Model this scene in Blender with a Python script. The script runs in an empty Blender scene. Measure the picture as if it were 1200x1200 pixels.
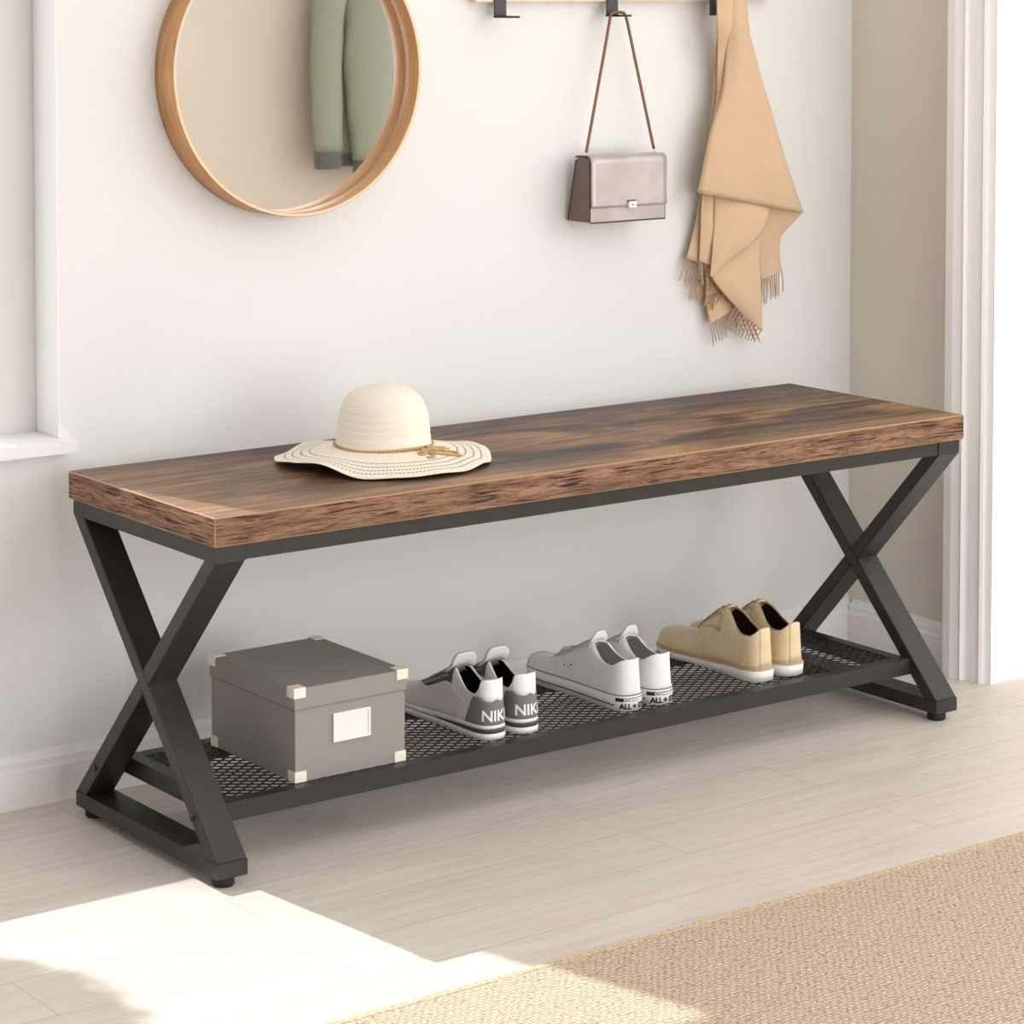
import bpy, bmesh, math, random
from mathutils import Vector, Matrix, noise
random.seed(4)
S = bpy.context.scene
COL = S.collection
PI = math.pi

# ------------------------------------------------------------------ helpers
def lin(r, g, b):
    f = lambda v: (v/255/12.92) if v/255 <= .04045 else ((v/255+.055)/1.055)**2.4
    return (f(r), f(g), f(b), 1)

def obj(name, bm, mats, parent=None, smooth=False, mods=None):
    me = bpy.data.meshes.new(name)
    bm.to_mesh(me); bm.free()
    for m in (mats if isinstance(mats, (list, tuple)) else [mats]):
        me.materials.append(m)
    if smooth:
        for p in me.polygons: p.use_smooth = True
    o = bpy.data.objects.new(name, me)
    COL.objects.link(o)
    if parent: o.parent = parent
    return o

def tag(o, label=None, cat=None, group=None, kind=None):
    if label: o['label'] = label
    if cat: o['category'] = cat
    if group: o['group'] = group
    if kind: o['kind'] = kind
    return o

def thing(name, label, cat, loc=(0, 0, 0), group=None):
    o = bpy.data.objects.new(name, None); COL.objects.link(o)
    o.empty_display_size = .05
    o.location = loc
    return tag(o, label, cat, group)

def struct(name, bm, m, smooth=False):
    o = obj(name, bm, m, None, smooth); o['kind'] = 'structure'; return o

def BM(): return bmesh.new()

def box(bm, x0, x1, y0, y1, z0, z1, mi=0):
    v = [bm.verts.new(p) for p in ((x0,y0,z0),(x1,y0,z0),(x1,y1,z0),(x0,y1,z0),(x0,y0,z1),(x1,y0,z1),(x1,y1,z1),(x0,y1,z1))]
    fs = []
    for f in ((0,3,2,1),(4,5,6,7),(0,1,5,4),(1,2,6,5),(2,3,7,6),(3,0,4,7)):
        fc = bm.faces.new([v[i] for i in f]); fc.material_index = mi; fs.append(fc)
    return v

def bevel(bm, w, seg=2, mat=-1):
    bmesh.ops.bevel(bm, geom=[e for e in bm.edges if not e.is_boundary and e.calc_face_angle(0) > .5], offset=w,
                    segments=seg, profile=.5, affect='EDGES', material=mat)

def prism(bm, poly, axis, a, b, mi=0):
    """poly: 2-D points in the plane of the other two axes, extruded along axis from a to b"""
    def P(p, t):
        q = list(p); q.insert(axis, t); return q
    A = [bm.verts.new(P(p, a)) for p in poly]
    B = [bm.verts.new(P(p, b)) for p in poly]
    n = len(poly)
    fs = [bm.faces.new(A), bm.faces.new(B)]
    for i in range(n):
        fs.append(bm.faces.new((A[i], A[(i+1) % n], B[(i+1) % n], B[i])))
    for f in fs: f.material_index = mi
    bmesh.ops.recalc_face_normals(bm, faces=fs)

def grid(bm, rows, mi=0, close_u=False, close_v=False, flip=False, uv=False):
    V = [[bm.verts.new(p) for p in r] for r in rows]
    n, m = len(V), len(V[0])
    lay = bm.loops.layers.uv.verify() if uv else None
    for i in range(n if close_v else n-1):
        for j in range(m if close_u else m-1):
            a, b, c, d = V[i][j], V[i][(j+1) % m], V[(i+1) % n][(j+1) % m], V[(i+1) % n][j]
            co = ((j, i), (j+1, i), (j+1, i+1), (j, i+1))
            q = (a, b, c, d)
            if flip: q = q[::-1]; co = co[::-1]
            try:
                f = bm.faces.new(q)
            except ValueError:
                continue
            f.material_index = mi
            if uv:
                for l, (jj, ii) in zip(f.loops, co):
                    l[lay].uv = (jj/(m if close_u else m-1), ii/(n-1))
    return V

def tube(bm, path, r, n=8, caps=True, mi=0, flat=1.0):
    path = [Vector(p) for p in path]
    rr = r if isinstance(r, (list, tuple)) else [r]*len(path)
    t0 = (path[1]-path[0]).normalized()
    up = Vector((0, 0, 1)) if abs(t0.z) < .9 else Vector((1, 0, 0))
    nrm = t0.cross(up).normalized()
    rows = []
    for i, p in enumerate(path):
        t = (path[min(i+1, len(path)-1)]-path[max(i-1, 0)]).normalized()
        nrm = (nrm - t*nrm.dot(t)).normalized()
        b = t.cross(nrm)
        rows.append([p + (nrm*math.cos(a)*flat + b*math.sin(a))*rr[i] for a in [2*PI*k/n for k in range(n)]])
    V = grid(bm, rows, mi, close_u=True)
    if caps:
        for q in (V[0], V[-1]):
            try: bm.faces.new(q).material_index = mi
            except ValueError: pass
    return V

def interp(tab):
    """monotone-ish cubic through (t, v) points"""
    xs = [p[0] for p in tab]; ys = [p[1] for p in tab]; n = len(xs)
    d = [(ys[i+1]-ys[i])/(xs[i+1]-xs[i]) for i in range(n-1)]
    m = [d[0]] + [0 if d[i-1]*d[i] <= 0 else 2*d[i-1]*d[i]/(d[i-1]+d[i]) for i in range(1, n-1)] + [d[-1]]
    def f(t):
        if t <= xs[0]: return ys[0]
        if t >= xs[-1]: return ys[-1]
        i = max(k for k in range(n-1) if xs[k] <= t)
        h = xs[i+1]-xs[i]; s = (t-xs[i])/h
        return (ys[i]*(1+2*s)*(1-s)**2 + m[i]*h*s*(1-s)**2 + ys[i+1]*s*s*(3-2*s) + m[i+1]*h*s*s*(s-1))
    return f

def curve_pts(pts, n):
    """smooth resampling of a polyline of tuples"""
    L = [0]
    for a, b in zip(pts, pts[1:]): L.append(L[-1]+(Vector(b)-Vector(a)).length)
    fs = [interp([(L[i], p[k]) for i, p in enumerate(pts)]) for k in range(len(pts[0]))]
    return [tuple(f(L[-1]*i/(n-1)) for f in fs) for i in range(n)]

def sstep(a, b, x):
    t = max(0, min(1, (x-a)/(b-a))); return t*t*(3-2*t)

# ------------------------------------------------------------------ materials
def mat(name, col, rough=.5, metal=0, spec=.5, coat=0, sheen=0):
    m = bpy.data.materials.new(name); m.use_nodes = True
    b = m.node_tree.nodes['Principled BSDF']
    b.inputs['Base Color'].default_value = col
    b.inputs['Roughness'].default_value = rough
    b.inputs['Metallic'].default_value = metal
    b.inputs['Specular IOR Level'].default_value = spec
    b.inputs['Coat Weight'].default_value = coat
    b.inputs['Sheen Weight'].default_value = sheen
    return m

class N:
    """small node-building helper"""
    def __init__(s, m):
        s.m = m; s.t = m.node_tree; s.b = s.t.nodes['Principled BSDF']
    def n(s, typ, ins=None, **kw):
        nd = s.t.nodes.new(typ)
        for k, v in kw.items(): setattr(nd, k, v)
        for k, v in (ins or {}).items(): s.put(nd.inputs[k], v)
        return nd
    def put(s, sock, v):
        if isinstance(v, bpy.types.NodeSocket): s.t.links.new(v, sock)
        else: sock.default_value = v
    def coord(s, scale=(1, 1, 1), rot=(0, 0, 0), out='Object'):
        tc = s.n('ShaderNodeTexCoord')
        mp = s.n('ShaderNodeMapping', {'Vector': tc.outputs[out], 'Scale': scale, 'Rotation': rot})
        return mp.outputs[0]
    def noise(s, vec, scale, detail=4, rough=.55, dist=0):
        return s.n('ShaderNodeTexNoise', {'Vector': vec, 'Scale': scale, 'Detail': detail, 'Roughness': rough, 'Distortion': dist}).outputs['Fac']
    def ramp(s, fac, stops):
        r = s.n('ShaderNodeValToRGB', {'Fac': fac})
        el = r.color_ramp.elements
        while len(el) < len(stops): el.new(.5)
        for e, (p, c) in zip(el, stops):
            e.position = p; e.color = c if len(c) == 4 else (*c, 1)
        return r.outputs[0]
    def mix(s, fac, a, b, typ='MIX'):
        x = s.n('ShaderNodeMix', data_type='RGBA', blend_type=typ)
        s.put(x.inputs[0], fac); s.put(x.inputs[6], a); s.put(x.inputs[7], b)
        return x.outputs[2]
    def math(s, op, a, b=0.0):
        x = s.n('ShaderNodeMath', operation=op); s.put(x.inputs[0], a); s.put(x.inputs[1], b); return x.outputs[0]
    def bump(s, h, strength, dist):
        bp = s.n('ShaderNodeBump', {'Height': h, 'Strength': strength, 'Distance': dist})
        s.t.links.new(bp.outputs[0], s.b.inputs['Normal'])
    def color(s, c): s.put(s.b.inputs['Base Color'], c)
    def rough(s, c): s.put(s.b.inputs['Roughness'], c)
G = lambda v: (v, v, v, 1)

def m_paint(name, col, rough=.75):
    m = mat(name, col, rough, spec=.3); k = N(m)
    c = k.coord()
    k.color(k.mix(k.noise(c, 2.2, 3), tuple(v*.975 for v in col[:3])+(1,), col))
    k.bump(k.noise(c, 260, 3), .06, .002)
    return m
WALL = m_paint('wall_paint', lin(236, 235, 233))
WALLR = m_paint('shaded_return_paint', lin(226, 219, 208))  # shade on the return wall put into its darker colour
WALLF = m_paint('far_wall_paint', lin(212, 200, 188))
TRIM = m_paint('white_trim_paint', lin(247, 245, 243), .45)
JAMB = m_paint('daylit_jamb_colour', lin(252, 252, 252), .4)  # daylight on the window reveal put into this near-white colour
SASH = m_paint('window_sash_paint', lin(226, 222, 218), .45)
PANEL = m_paint('white_panel_paint', lin(246, 243, 238), .55)

# floor: pale planks running along the bench
FLOOR = mat('pale_oak_floor', lin(214, 200, 184), .42); k = N(FLOOR)
c = k.coord()
br = k.n('ShaderNodeTexBrick', {'Vector': c, 'Color1': G(.30), 'Color2': G(.75), 'Mortar': G(0.1), 'Scale': 1.0, 'Mortar Size': .0011,
         'Mortar Smooth': .3, 'Bias': 0.0, 'Brick Width': .92, 'Row Height': .118})
br.offset = .37
per = k.n('ShaderNodeSeparateColor', {'Color': br.outputs['Color']}).outputs[0]
cs = k.n('ShaderNodeVectorMath', {0: c, 1: k.n('ShaderNodeCombineXYZ', {'X': k.math('MULTIPLY', per, 31.0), 'Y': k.math('MULTIPLY', per, 7.0), 'Z': 0.0}).outputs[0]}, operation='ADD').outputs[0]
st = k.n('ShaderNodeMapping', {'Vector': cs, 'Scale': (1.6, 22, 1)}).outputs[0]
st2 = k.n('ShaderNodeMapping', {'Vector': cs, 'Scale': (2.2, 9, 1)}).outputs[0]
g1 = k.noise(st, 3.2, 6, .62, .7)
g2 = k.noise(st2, 1.4, 4, .5, 1.6)
basec = k.ramp(g1, [(.25, lin(201, 190, 177)), (.5, lin(221, 212, 202)), (.75, lin(231, 223, 214))])
basec = k.mix(k.ramp(g2, [(.35, G(0)), (.75, G(.45))]), basec, lin(206, 195, 183))
basec = k.mix(k.math('MULTIPLY', per, .42), basec, lin(211, 201, 190))
basec = k.mix(k.math('MULTIPLY', br.outputs['Fac'], .38), basec, lin(150, 132, 112))
k.color(basec)
k.rough(k.ramp(g1, [(.3, G(.36)), (.8, G(.5))]))
k.bump(k.math('SUBTRACT', k.math('MULTIPLY', g1, .25), br.outputs['Fac']), .12, .0015)

# rug
RUG = mat('woven_jute', lin(205, 178, 142), .95, spec=.15); k = N(RUG)
c = k.coord()
wob = k.noise(c, 30, 2)
row = k.n('ShaderNodeMapping', {'Vector': c, 'Scale': (1, 1, 1), 'Rotation': (0, 0, .0)}).outputs[0]
bk = k.n('ShaderNodeTexBrick', {'Vector': k.mix(.012, row, k.n('ShaderNodeTexNoise', {'Vector': c, 'Scale': 55.0, 'Detail': 3.0}).outputs['Color']),
         'Color1': G(.35), 'Color2': G(1), 'Mortar': G(0), 'Scale': 1.0, 'Mortar Size': .0011, 'Mortar Smooth': .8, 'Brick Width': .0105, 'Row Height': .0062})
bk.offset = .5
hs = k.n('ShaderNodeSeparateColor', {'Color': bk.outputs['Color']}).outputs[0]
fib = k.noise(c, 420, 3, .7)
cc = k.ramp(fib, [(.25, lin(176, 155, 133)), (.5, lin(215, 198, 178)), (.75, lin(240, 228, 213))])
cc = k.mix(k.math('MULTIPLY', hs, .35), cc, lin(226, 203, 171))
hole = k.ramp(k.noise(c, 130, 2, .6), [(.33, G(1)), (.43, G(0))])
cc = k.mix(k.math('MULTIPLY', hole, .50), cc, lin(140, 106, 74))
cc = k.mix(k.math('MULTIPLY', bk.outputs['Fac'], .62), cc, lin(150, 116, 82))
k.color(cc)
k.bump(k.math('ADD', k.math('SUBTRACT', k.math('MULTIPLY', fib, .7), k.math('MULTIPLY', hole, .6)), k.math('SUBTRACT', 1.0, bk.outputs['Fac'])), .6, .004)
RUGB = mat('jute_edge_binding', lin(200, 170, 130), .95, spec=.15); k = N(RUGB)
c = k.coord((260, 120, 1), (0, 0, .6))
k.color(k.ramp(k.noise(c, 1, 3), [(.3, lin(178, 150, 120)), (.6, lin(218, 198, 170))]))
k.bump(k.noise(c, 1, 3), .6, .003)

# rustic wood
def wood_top():
    m = mat('rustic_wood_top', lin(110, 78, 54), .48, spec=.35); k = N(m)
    c = k.coord((1, 1, 1))
    warp = k.n('ShaderNodeTexNoise', {'Vector': k.coord((1.5, 4, 1)), 'Scale': 1.3, 'Detail': 1.0}).outputs['Color']
    v = k.mix(.05, c, warp)
    mp = lambda s: k.n('ShaderNodeMapping', {'Vector': v, 'Scale': s}).outputs[0]
    big = k.noise(mp((2.4, 7.5, 1)), 1.9, 4, .6, .7)
    med = k.noise(mp((3.2, 44, 1)), 1.6, 4, .6)
    fine = k.noise(mp((7, 170, 1)), 1.6, 4, .65)
    tone = k.math('ADD', k.math('MULTIPLY', big, .62), k.math('ADD', k.math('MULTIPLY', med, .30), k.math('MULTIPLY', fine, .10)))
    base = k.ramp(tone, [(.40, lin(46, 34, 28)), (.46, lin(73, 53, 40)), (.51, lin(104, 76, 54)), (.56, lin(130, 97, 68)), (.63, lin(164, 128, 91))])
    streak = k.ramp(k.noise(mp((2.2, 60, 1)), 1.5, 4, .6), [(.30, G(.8)), (.44, G(0))])
    base = k.mix(k.math('MULTIPLY', streak, .6), base, lin(56, 42, 35))
    saw = k.noise(mp((150, 14, 1)), 1.6, 3, .6)
    base = k.mix(k.math('MULTIPLY', k.ramp(saw, [(.5, G(0)), (.66, G(.5))]), k.ramp(big, [(.50, G(0)), (.62, G(.7))])), base, lin(168, 132, 96))
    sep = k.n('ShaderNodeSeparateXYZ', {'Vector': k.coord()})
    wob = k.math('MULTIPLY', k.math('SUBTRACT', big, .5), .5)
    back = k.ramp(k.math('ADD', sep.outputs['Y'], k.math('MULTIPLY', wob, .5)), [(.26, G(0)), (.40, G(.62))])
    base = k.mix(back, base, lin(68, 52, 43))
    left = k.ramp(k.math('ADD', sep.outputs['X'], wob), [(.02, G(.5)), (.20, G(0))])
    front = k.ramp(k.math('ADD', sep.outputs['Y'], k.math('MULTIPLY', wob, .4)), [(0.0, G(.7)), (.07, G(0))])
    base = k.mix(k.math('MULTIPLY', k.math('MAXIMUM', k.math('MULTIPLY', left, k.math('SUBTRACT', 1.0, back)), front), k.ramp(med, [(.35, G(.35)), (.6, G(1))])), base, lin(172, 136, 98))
    k.color(base); k.bump(fine, .10, .002)
    return m
def wood_edge():
    m = mat('rustic_wood_edge', lin(130, 88, 64), .7, spec=.25); k = N(m)
    warp = k.n('ShaderNodeTexNoise', {'Vector': k.coord((14, 14, 30)), 'Scale': 1.0, 'Detail': 2.0}).outputs['Color']
    v = k.mix(.005, k.coord(), warp)
    mp = lambda s: k.n('ShaderNodeMapping', {'Vector': v, 'Scale': s}).outputs[0]
    big = k.noise(mp((6, 6, 60)), 1.5, 4, .6)
    crack = k.noise(mp((11, 11, 330)), 1.2, 2, .55)
    crack2 = k.noise(mp((24, 24, 560)), 1.3, 2, .55)
    base = k.ramp(big, [(.32, lin(104, 77, 60)), (.5, lin(140, 105, 82)), (.70, lin(168, 131, 104))])
    base = k.mix(k.ramp(crack2, [(.40, G(.85)), (.48, G(0))]), base, lin(88, 58, 43))
    base = k.mix(k.ramp(crack, [(.375, G(1)), (.42, G(0))]), base, lin(48, 32, 25))
    k.color(base); k.bump(crack, .35, .003)
    return m
WTOP, WEDGE = wood_top(), wood_edge()
WARRIS = mat('pale_wood_arris', lin(176, 136, 100), .55)  # paler wood colour along the bevelled edges of the top
METAL = mat('dark_powder_coat', lin(43, 40, 37), .40, spec=.45); k = N(METAL)
k.bump(k.noise(k.coord(), 900, 2), .04, .0005)
MESHM = mat('black_expanded_steel', lin(38, 36, 34), .45, spec=.4)
RUBBER = mat('black_rubber', lin(26, 24, 23), .7)
BOLT = mat('black_bolt', lin(30, 28, 26), .35, metal=.4)

def m_cloth(name, col, sc, amt=.12, rough=.9, bump=.3, sheen=.1):
    m = mat(name, col, rough, spec=.2, sheen=sheen); k = N(m)
    c = k.coord()
    n1 = k.noise(c, sc, 3, .6)
    k.color(k.mix(n1, tuple(v*(1-amt) for v in col[:3])+(1,), tuple(min(1, v*(1+amt)) for v in col[:3])+(1,)))
    k.bump(n1, bump, .001)
    return m
BOXM = m_cloth('grey_cardboard', lin(150, 145, 140), 500, .04, .62, .05, 0)
CORNER = mat('cream_metal_corner', lin(240, 233, 216), .45)
HOLDER = mat('white_label_holder', lin(240, 238, 235), .4)
CARD = mat('white_card', lin(236, 233, 230), .7)
LEA_W = mat('white_leather', lin(226, 222, 219), .45, spec=.4)
LEA_WB = mat('bright_white_leather', lin(244, 242, 240), .4)
GREY_S = m_cloth('grey_suede', lin(124, 122, 120), 600, .06)
DGREY = mat('dark_grey_rubber', lin(72, 68, 68), .6)
WRUB = mat('white_rubber', lin(238, 235, 232), .5)
BLACKL = mat('black_lining', lin(22, 20, 20), .9, spec=.1)
LACE_W = mat('white_lace', lin(206, 203, 201), .8)
LACE_G = mat('grey_lace', lin(190, 186, 184), .8)
TONGUE = m_cloth('pale_grey_padding', lin(222, 219, 217), 400, .03)
CANVAS = m_cloth('white_canvas', lin(236, 235, 234), 900, .03, .85, .2)
CANVIN = m_cloth('grey_canvas_lining', lin(206, 203, 201), 900, .05)
BLACKINK = mat('black_print', lin(34, 32, 32), .6)
WHITEINK = mat('white_print', lin(246, 246, 246), .6)
BEIGE = mat('beige_leather', lin(208, 180, 138), .33, spec=.5, coat=.25); k = N(BEIGE)
n1 = k.noise(k.coord(), 26, 4)
k.color(k.ramp(n1, [(.3, lin(222, 198, 156)), (.7, lin(234, 214, 178))])); k.bump(k.noise(k.coord(), 60, 3), .08, .003)
MAROON = mat('dark_maroon_lining', lin(58, 34, 28), .6)
WELT = mat('tan_welt', lin(196, 164, 120), .6)
LACE_B = mat('beige_lace', lin(186, 156, 118), .8)

STRAW = mat('woven_straw', lin(240, 228, 204), .85, spec=.2); k = N(STRAW)
uvn = k.n('ShaderNodeTexCoord').outputs['UV']
sp = k.n('ShaderNodeSeparateXYZ', {'Vector': uvn})
U_, V_ = sp.outputs['X'], sp.outputs['Y']
ringw = k.math('FRACT', k.math('MULTIPLY', V_, 26.0))
ring = k.math('ABSOLUTE', k.math('SUBTRACT', ringw, .5))
k.color(k.mix(k.math('MULTIPLY', ring, .25), lin(239, 230, 215), lin(226, 214, 194)))
k.bump(ring, .12, .002)
STRAWB = mat('straw_brim', lin(242, 230, 206), .85, spec=.2); k = N(STRAWB)
sp = k.n('ShaderNodeSeparateXYZ', {'Vector': k.n('ShaderNodeTexCoord').outputs['UV']})
U_, V_ = sp.outputs['X'], sp.outputs['Y']
lines = None
for r0 in (.42, .56, .70, .83):
    d = k.math('LESS_THAN', k.math('ABSOLUTE', k.math('SUBTRACT', V_, r0)), .014)
    lines = d if lines is None else k.math('MAXIMUM', lines, d)
dash = k.math('LESS_THAN', k.math('FRACT', k.math('MULTIPLY', U_, 150.0)), .62)
dots = k.math('MULTIPLY', lines, dash)
rg = k.math('ABSOLUTE', k.math('SUBTRACT', k.math('FRACT', k.math('MULTIPLY', V_, 18.0)), .5))
k.color(k.mix(dots, k.mix(k.math('MULTIPLY', rg, .3), lin(242, 233, 217), lin(228, 214, 191)), lin(92, 80, 58)))
k.bump(k.math('SUBTRACT', rg, dots), .3, .002)
CORD = m_cloth('tan_raffia_cord', lin(196, 158, 104), 300, .25)
UNDER = mat('brim_underside', lin(196, 176, 146), .9)

def m_maple(name, a, b, c_):
    m = mat(name, b, .42, spec=.4); k = N(m)
    v = k.coord()
    w = k.noise(k.n('ShaderNodeMapping', {'Vector': v, 'Scale': (5, 40, 5)}).outputs[0], 2.0, 4, .6, 1.6)
    k.color(k.ramp(w, [(.3, a), (.5, b), (.7, c_)]))
    return m
HOOP = m_maple('warm_bent_wood', lin(188, 132, 82), lin(206, 152, 100), lin(220, 172, 122))
HOOPRIM = mat('pale_plywood_rim', lin(238, 208, 178), .5)
RACKW = m_maple('pale_beech', lin(222, 200, 174), lin(230, 211, 188), lin(236, 220, 200))
MIRROR = mat('silvered_glass', (.93, .93, .92, 1), .015, metal=1)
HOOKM = mat('black_hook_steel', lin(62, 62, 62), .45, spec=.5)
HOOKD = mat('black_hook_ledge', lin(34, 34, 34), .5)
BAGM = mat('taupe_metallic_leather', lin(176, 162, 154), .38, metal=.25, spec=.5, coat=.2); k = N(BAGM)
k.color(k.ramp(k.noise(k.coord(), 18, 3), [(.3, lin(176, 166, 160)), (.7, lin(198, 190, 185))])); k.bump(k.noise(k.coord(), 500, 2), .06, .001)
BAGS = mat('brown_leather_side', lin(112, 92, 78), .4, spec=.5)
BAGE = mat('brown_leather_edge', lin(92, 70, 58), .5)
STRAP = mat('tan_brown_strap', lin(134, 94, 66), .5)
CHROME = mat('polished_silver', lin(246, 242, 236), .3, metal=.25)
SCARF = m_cloth('camel_wool', lin(216, 185, 152), 420, .07, .95, .25, .35)
FRINGE = m_cloth('camel_wool_fringe', lin(196, 160, 126), 420, .1, .95, .25, .2)
FRINGED = m_cloth('shaded_wool_fringe', lin(122, 90, 66), 420, .1, .95, .25, .1)
JACK = m_cloth('sage_cotton', lin(150, 154, 136), 300, .05, .85)
CUFF = m_cloth('dark_grey_rib_knit', lin(104, 104, 98), 300, .08, .9)
LEAF = m_cloth('bush_leaves', lin(84, 112, 60), 40, .3)
GLASS = bpy.data.materials.new('window_glass'); GLASS.use_nodes = True
t = GLASS.node_tree; t.nodes.clear()
o_ = t.nodes.new('ShaderNodeOutputMaterial'); mx = t.nodes.new('ShaderNodeMixShader'); tr = t.nodes.new('ShaderNodeBsdfTransparent'); gl = t.nodes.new('ShaderNodeBsdfGlossy')
gl.inputs['Roughness'].default_value = .02; mx.inputs[0].default_value = .05
t.links.new(tr.outputs[0], mx.inputs[1]); t.links.new(gl.outputs[0], mx.inputs[2]); t.links.new(mx.outputs[0], o_.inputs[0])

# ------------------------------------------------------------------ room
YW = .477      # back wall face
XR = 1.547     # return wall face
bm = BM(); box(bm, -3.6, 4.6, -3.2, YW+.12, -.05, 0); struct('floor', bm, FLOOR)
# back wall with the window opening x -0.95..0.026, z .51..1.75
WX0, WX1, WZ0, WZ1, RD = -.95, .026, .505, 1.75, .115
bm = BM()
box(bm, WX1, XR+.10, YW, YW+RD, 0, 2.5)
box(bm, -3.6, WX0, YW, YW+RD, 0, 2.5)
box(bm, WX0, WX1, YW, YW+RD, 0, WZ0-.012)
box(bm, WX0, WX1, YW, YW+RD, WZ1, 2.5)
struct('wall_back', bm, WALL)
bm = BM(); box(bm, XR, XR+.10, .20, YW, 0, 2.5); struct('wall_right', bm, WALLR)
bm = BM(); box(bm, -3.6, 4.6, -3.32, -3.2, 0, 2.5); struct('wall_front', bm, WALLF)
bm = BM(); box(bm, -3.72, -3.6, -3.32, YW+RD, 0, 2.5); struct('wall_left', bm, WALL)
bm = BM(); box(bm, -3.6, 4.6, -3.32, YW+.12, 2.5, 2.6); struct('ceiling', bm, WALL)
# white wall facing the camera past the casing
bm = BM(); box(bm, 1.5255, 4.6, .1175, .1995, 0, 2.5); struct('wall_side', bm, PANEL)
# moulded casing that ends the return wall
foot = [(1.5467, .2000), (1.4975, .2000), (1.4975, .184), (1.5030, .1670), (1.5005, .1640), (1.5045, .1600), (1.5080, .1630), (1.5150, .1360), (1.5125, .1330),
        (1.5160, .1280), (1.5195, .1310), (1.5245, .1180), (1.5245, .1995)]
bm = BM(); prism(bm, foot, 2, 0, 2.5); struct('trim_1', bm, TRIM)
# skirting boards
prof = [(0, 0), (.015, 0), (.015, .052), (.0125, .056), (.0125, .064), (.008, .067), (.006, .0735), (0, .0745)]
bm = BM(); prism(bm, [(YW-a, z) for a, z in prof], 0, -3.6, XR-.0005); struct('baseboard_back', bm, TRIM)
bm = BM(); prism(bm, [(XR-a, z) for a, z in prof], 1, .2005, YW-.0155); struct('baseboard_right', bm, TRIM)
# window: casement at the back of the reveal, board below
bm = BM(); box(bm, WX1-.0012, WX1-.0001, YW-.0004, YW+RD-.046, WZ0+.0075, WZ1-.001); struct('brightening_liner', bm, JAMB)  # thin liner added over the reveal to brighten it
win = thing('window_1', 'white window set deep in the wall above the skirting', 'window', (WX0, YW+RD, WZ0)); win['kind'] = 'structure'
del win['label'], win['category']
def wpart(name, bm, m):
    o = obj(name, bm, m, win); o.matrix_parent_inverse = Matrix.Translation(win.location).inverted(); return o
yf0, yf1 = YW+RD-.045, YW+RD-.005
bm = BM()
box(bm, WX1-.10, WX1, yf0, yf1, WZ0, WZ1); box(bm, WX0, WX0+.06, yf0, yf1, WZ0, WZ1)
box(bm, WX0+.06, WX1-.10, yf0, yf1, WZ0, WZ0+.045); box(bm, WX0+.06, WX1-.10, yf0, yf1, WZ1-.05, WZ1)
wpart('window_frame', bm, SASH)
bm = BM(); box(bm, WX0+.06, WX1-.10, yf0+.018, yf0+.022, WZ0+.045, WZ1-.05); wpart('pane', bm, GLASS)
bm = BM(); box(bm, WX0-.03, WX1+.0165, YW-.024, YW-.0003, WZ0-.0115, WZ0+.007); box(bm, WX0, WX1, YW-.0003, YW+RD-.005, WZ0-.0115, WZ0+.007)
bevel(bm, .0015, 2); wpart('window_sill', bm, TRIM)

# rug
rug = thing('rug', 'woven beige jute rug lying on the pale plank floor in front of the bench', 'rug', (0, -.452, 0))
def under(o, root):
    o.matrix_parent_inverse = Matrix.Translation(root.location).inverted(); return o
bm = BM(); box(bm, -1.0, 3.4, -3.0, -.4615, .0003, .0075); under(obj('woven_field', bm, RUG, rug), rug)
bm = BM(); box(bm, -1.0, 3.4, -.4612, -.4515, .0003, .0082); bevel(bm, .0025, 2); under(obj('edge_binding', bm, RUGB, rug), rug)

# ------------------------------------------------------------------ bench
H, BD, BL, TT, E, TW, RH, FZ = .48, .4002, 1.3365, .0383, .0043, .0445, .0216, .014
bench = thing('bench', 'long rustic brown wood bench on black X shaped steel legs with mesh shelf', 'bench', (BL/2, BD/2, 0))
def bpart(name, bm, m, parent=bench, smooth=False):
    o = obj(name, bm, m, parent, smooth)
    if parent is bench: under(o, bench)
    return o
bm = BM(); box(bm, 0, BL, 0, BD, H-TT, H); bm.normal_update()
for f in bm.faces: f.material_index = 0 if abs(f.normal.z) > .5 else 1
bevel(bm, .0016, 1, 2)
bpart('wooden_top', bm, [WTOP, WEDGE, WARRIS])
zt, zb = H-TT-.0002, FZ
ya, yb = E+.002, BD-E-.002
zi0, zi1 = FZ+RH-.001, H-TT-RH         # top of bottom rail, underside of top rail
def leg_poly(y0, y1):
    """bar from (y0, zi1) corner down to (y1, zi0) corner; outer upright face at y0 end"""
    s = 1 if y1 > y0 else -1
    dy = .0292*s
    # outer edge: from (y0,zi1) to (y1-dy,zi0); inner edge: from (y0+dy,zi1) to (y1,zi0)
    return [(y0, zi1), (y0+dy, zi1), (y1, zi0), (y1-dy, zi0)]
def cut(poly, za, zb_):
    """portion of the slanted bar between heights"""
    (a, z1), (b, _), (c, z0), (d, _) = poly
    L = lambda z: (a + (d-a)*(z1-z)/(z1-z0), z)
    R = lambda z: (b + (c-b)*(z1-z)/(z1-z0), z)
    return L, R
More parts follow.
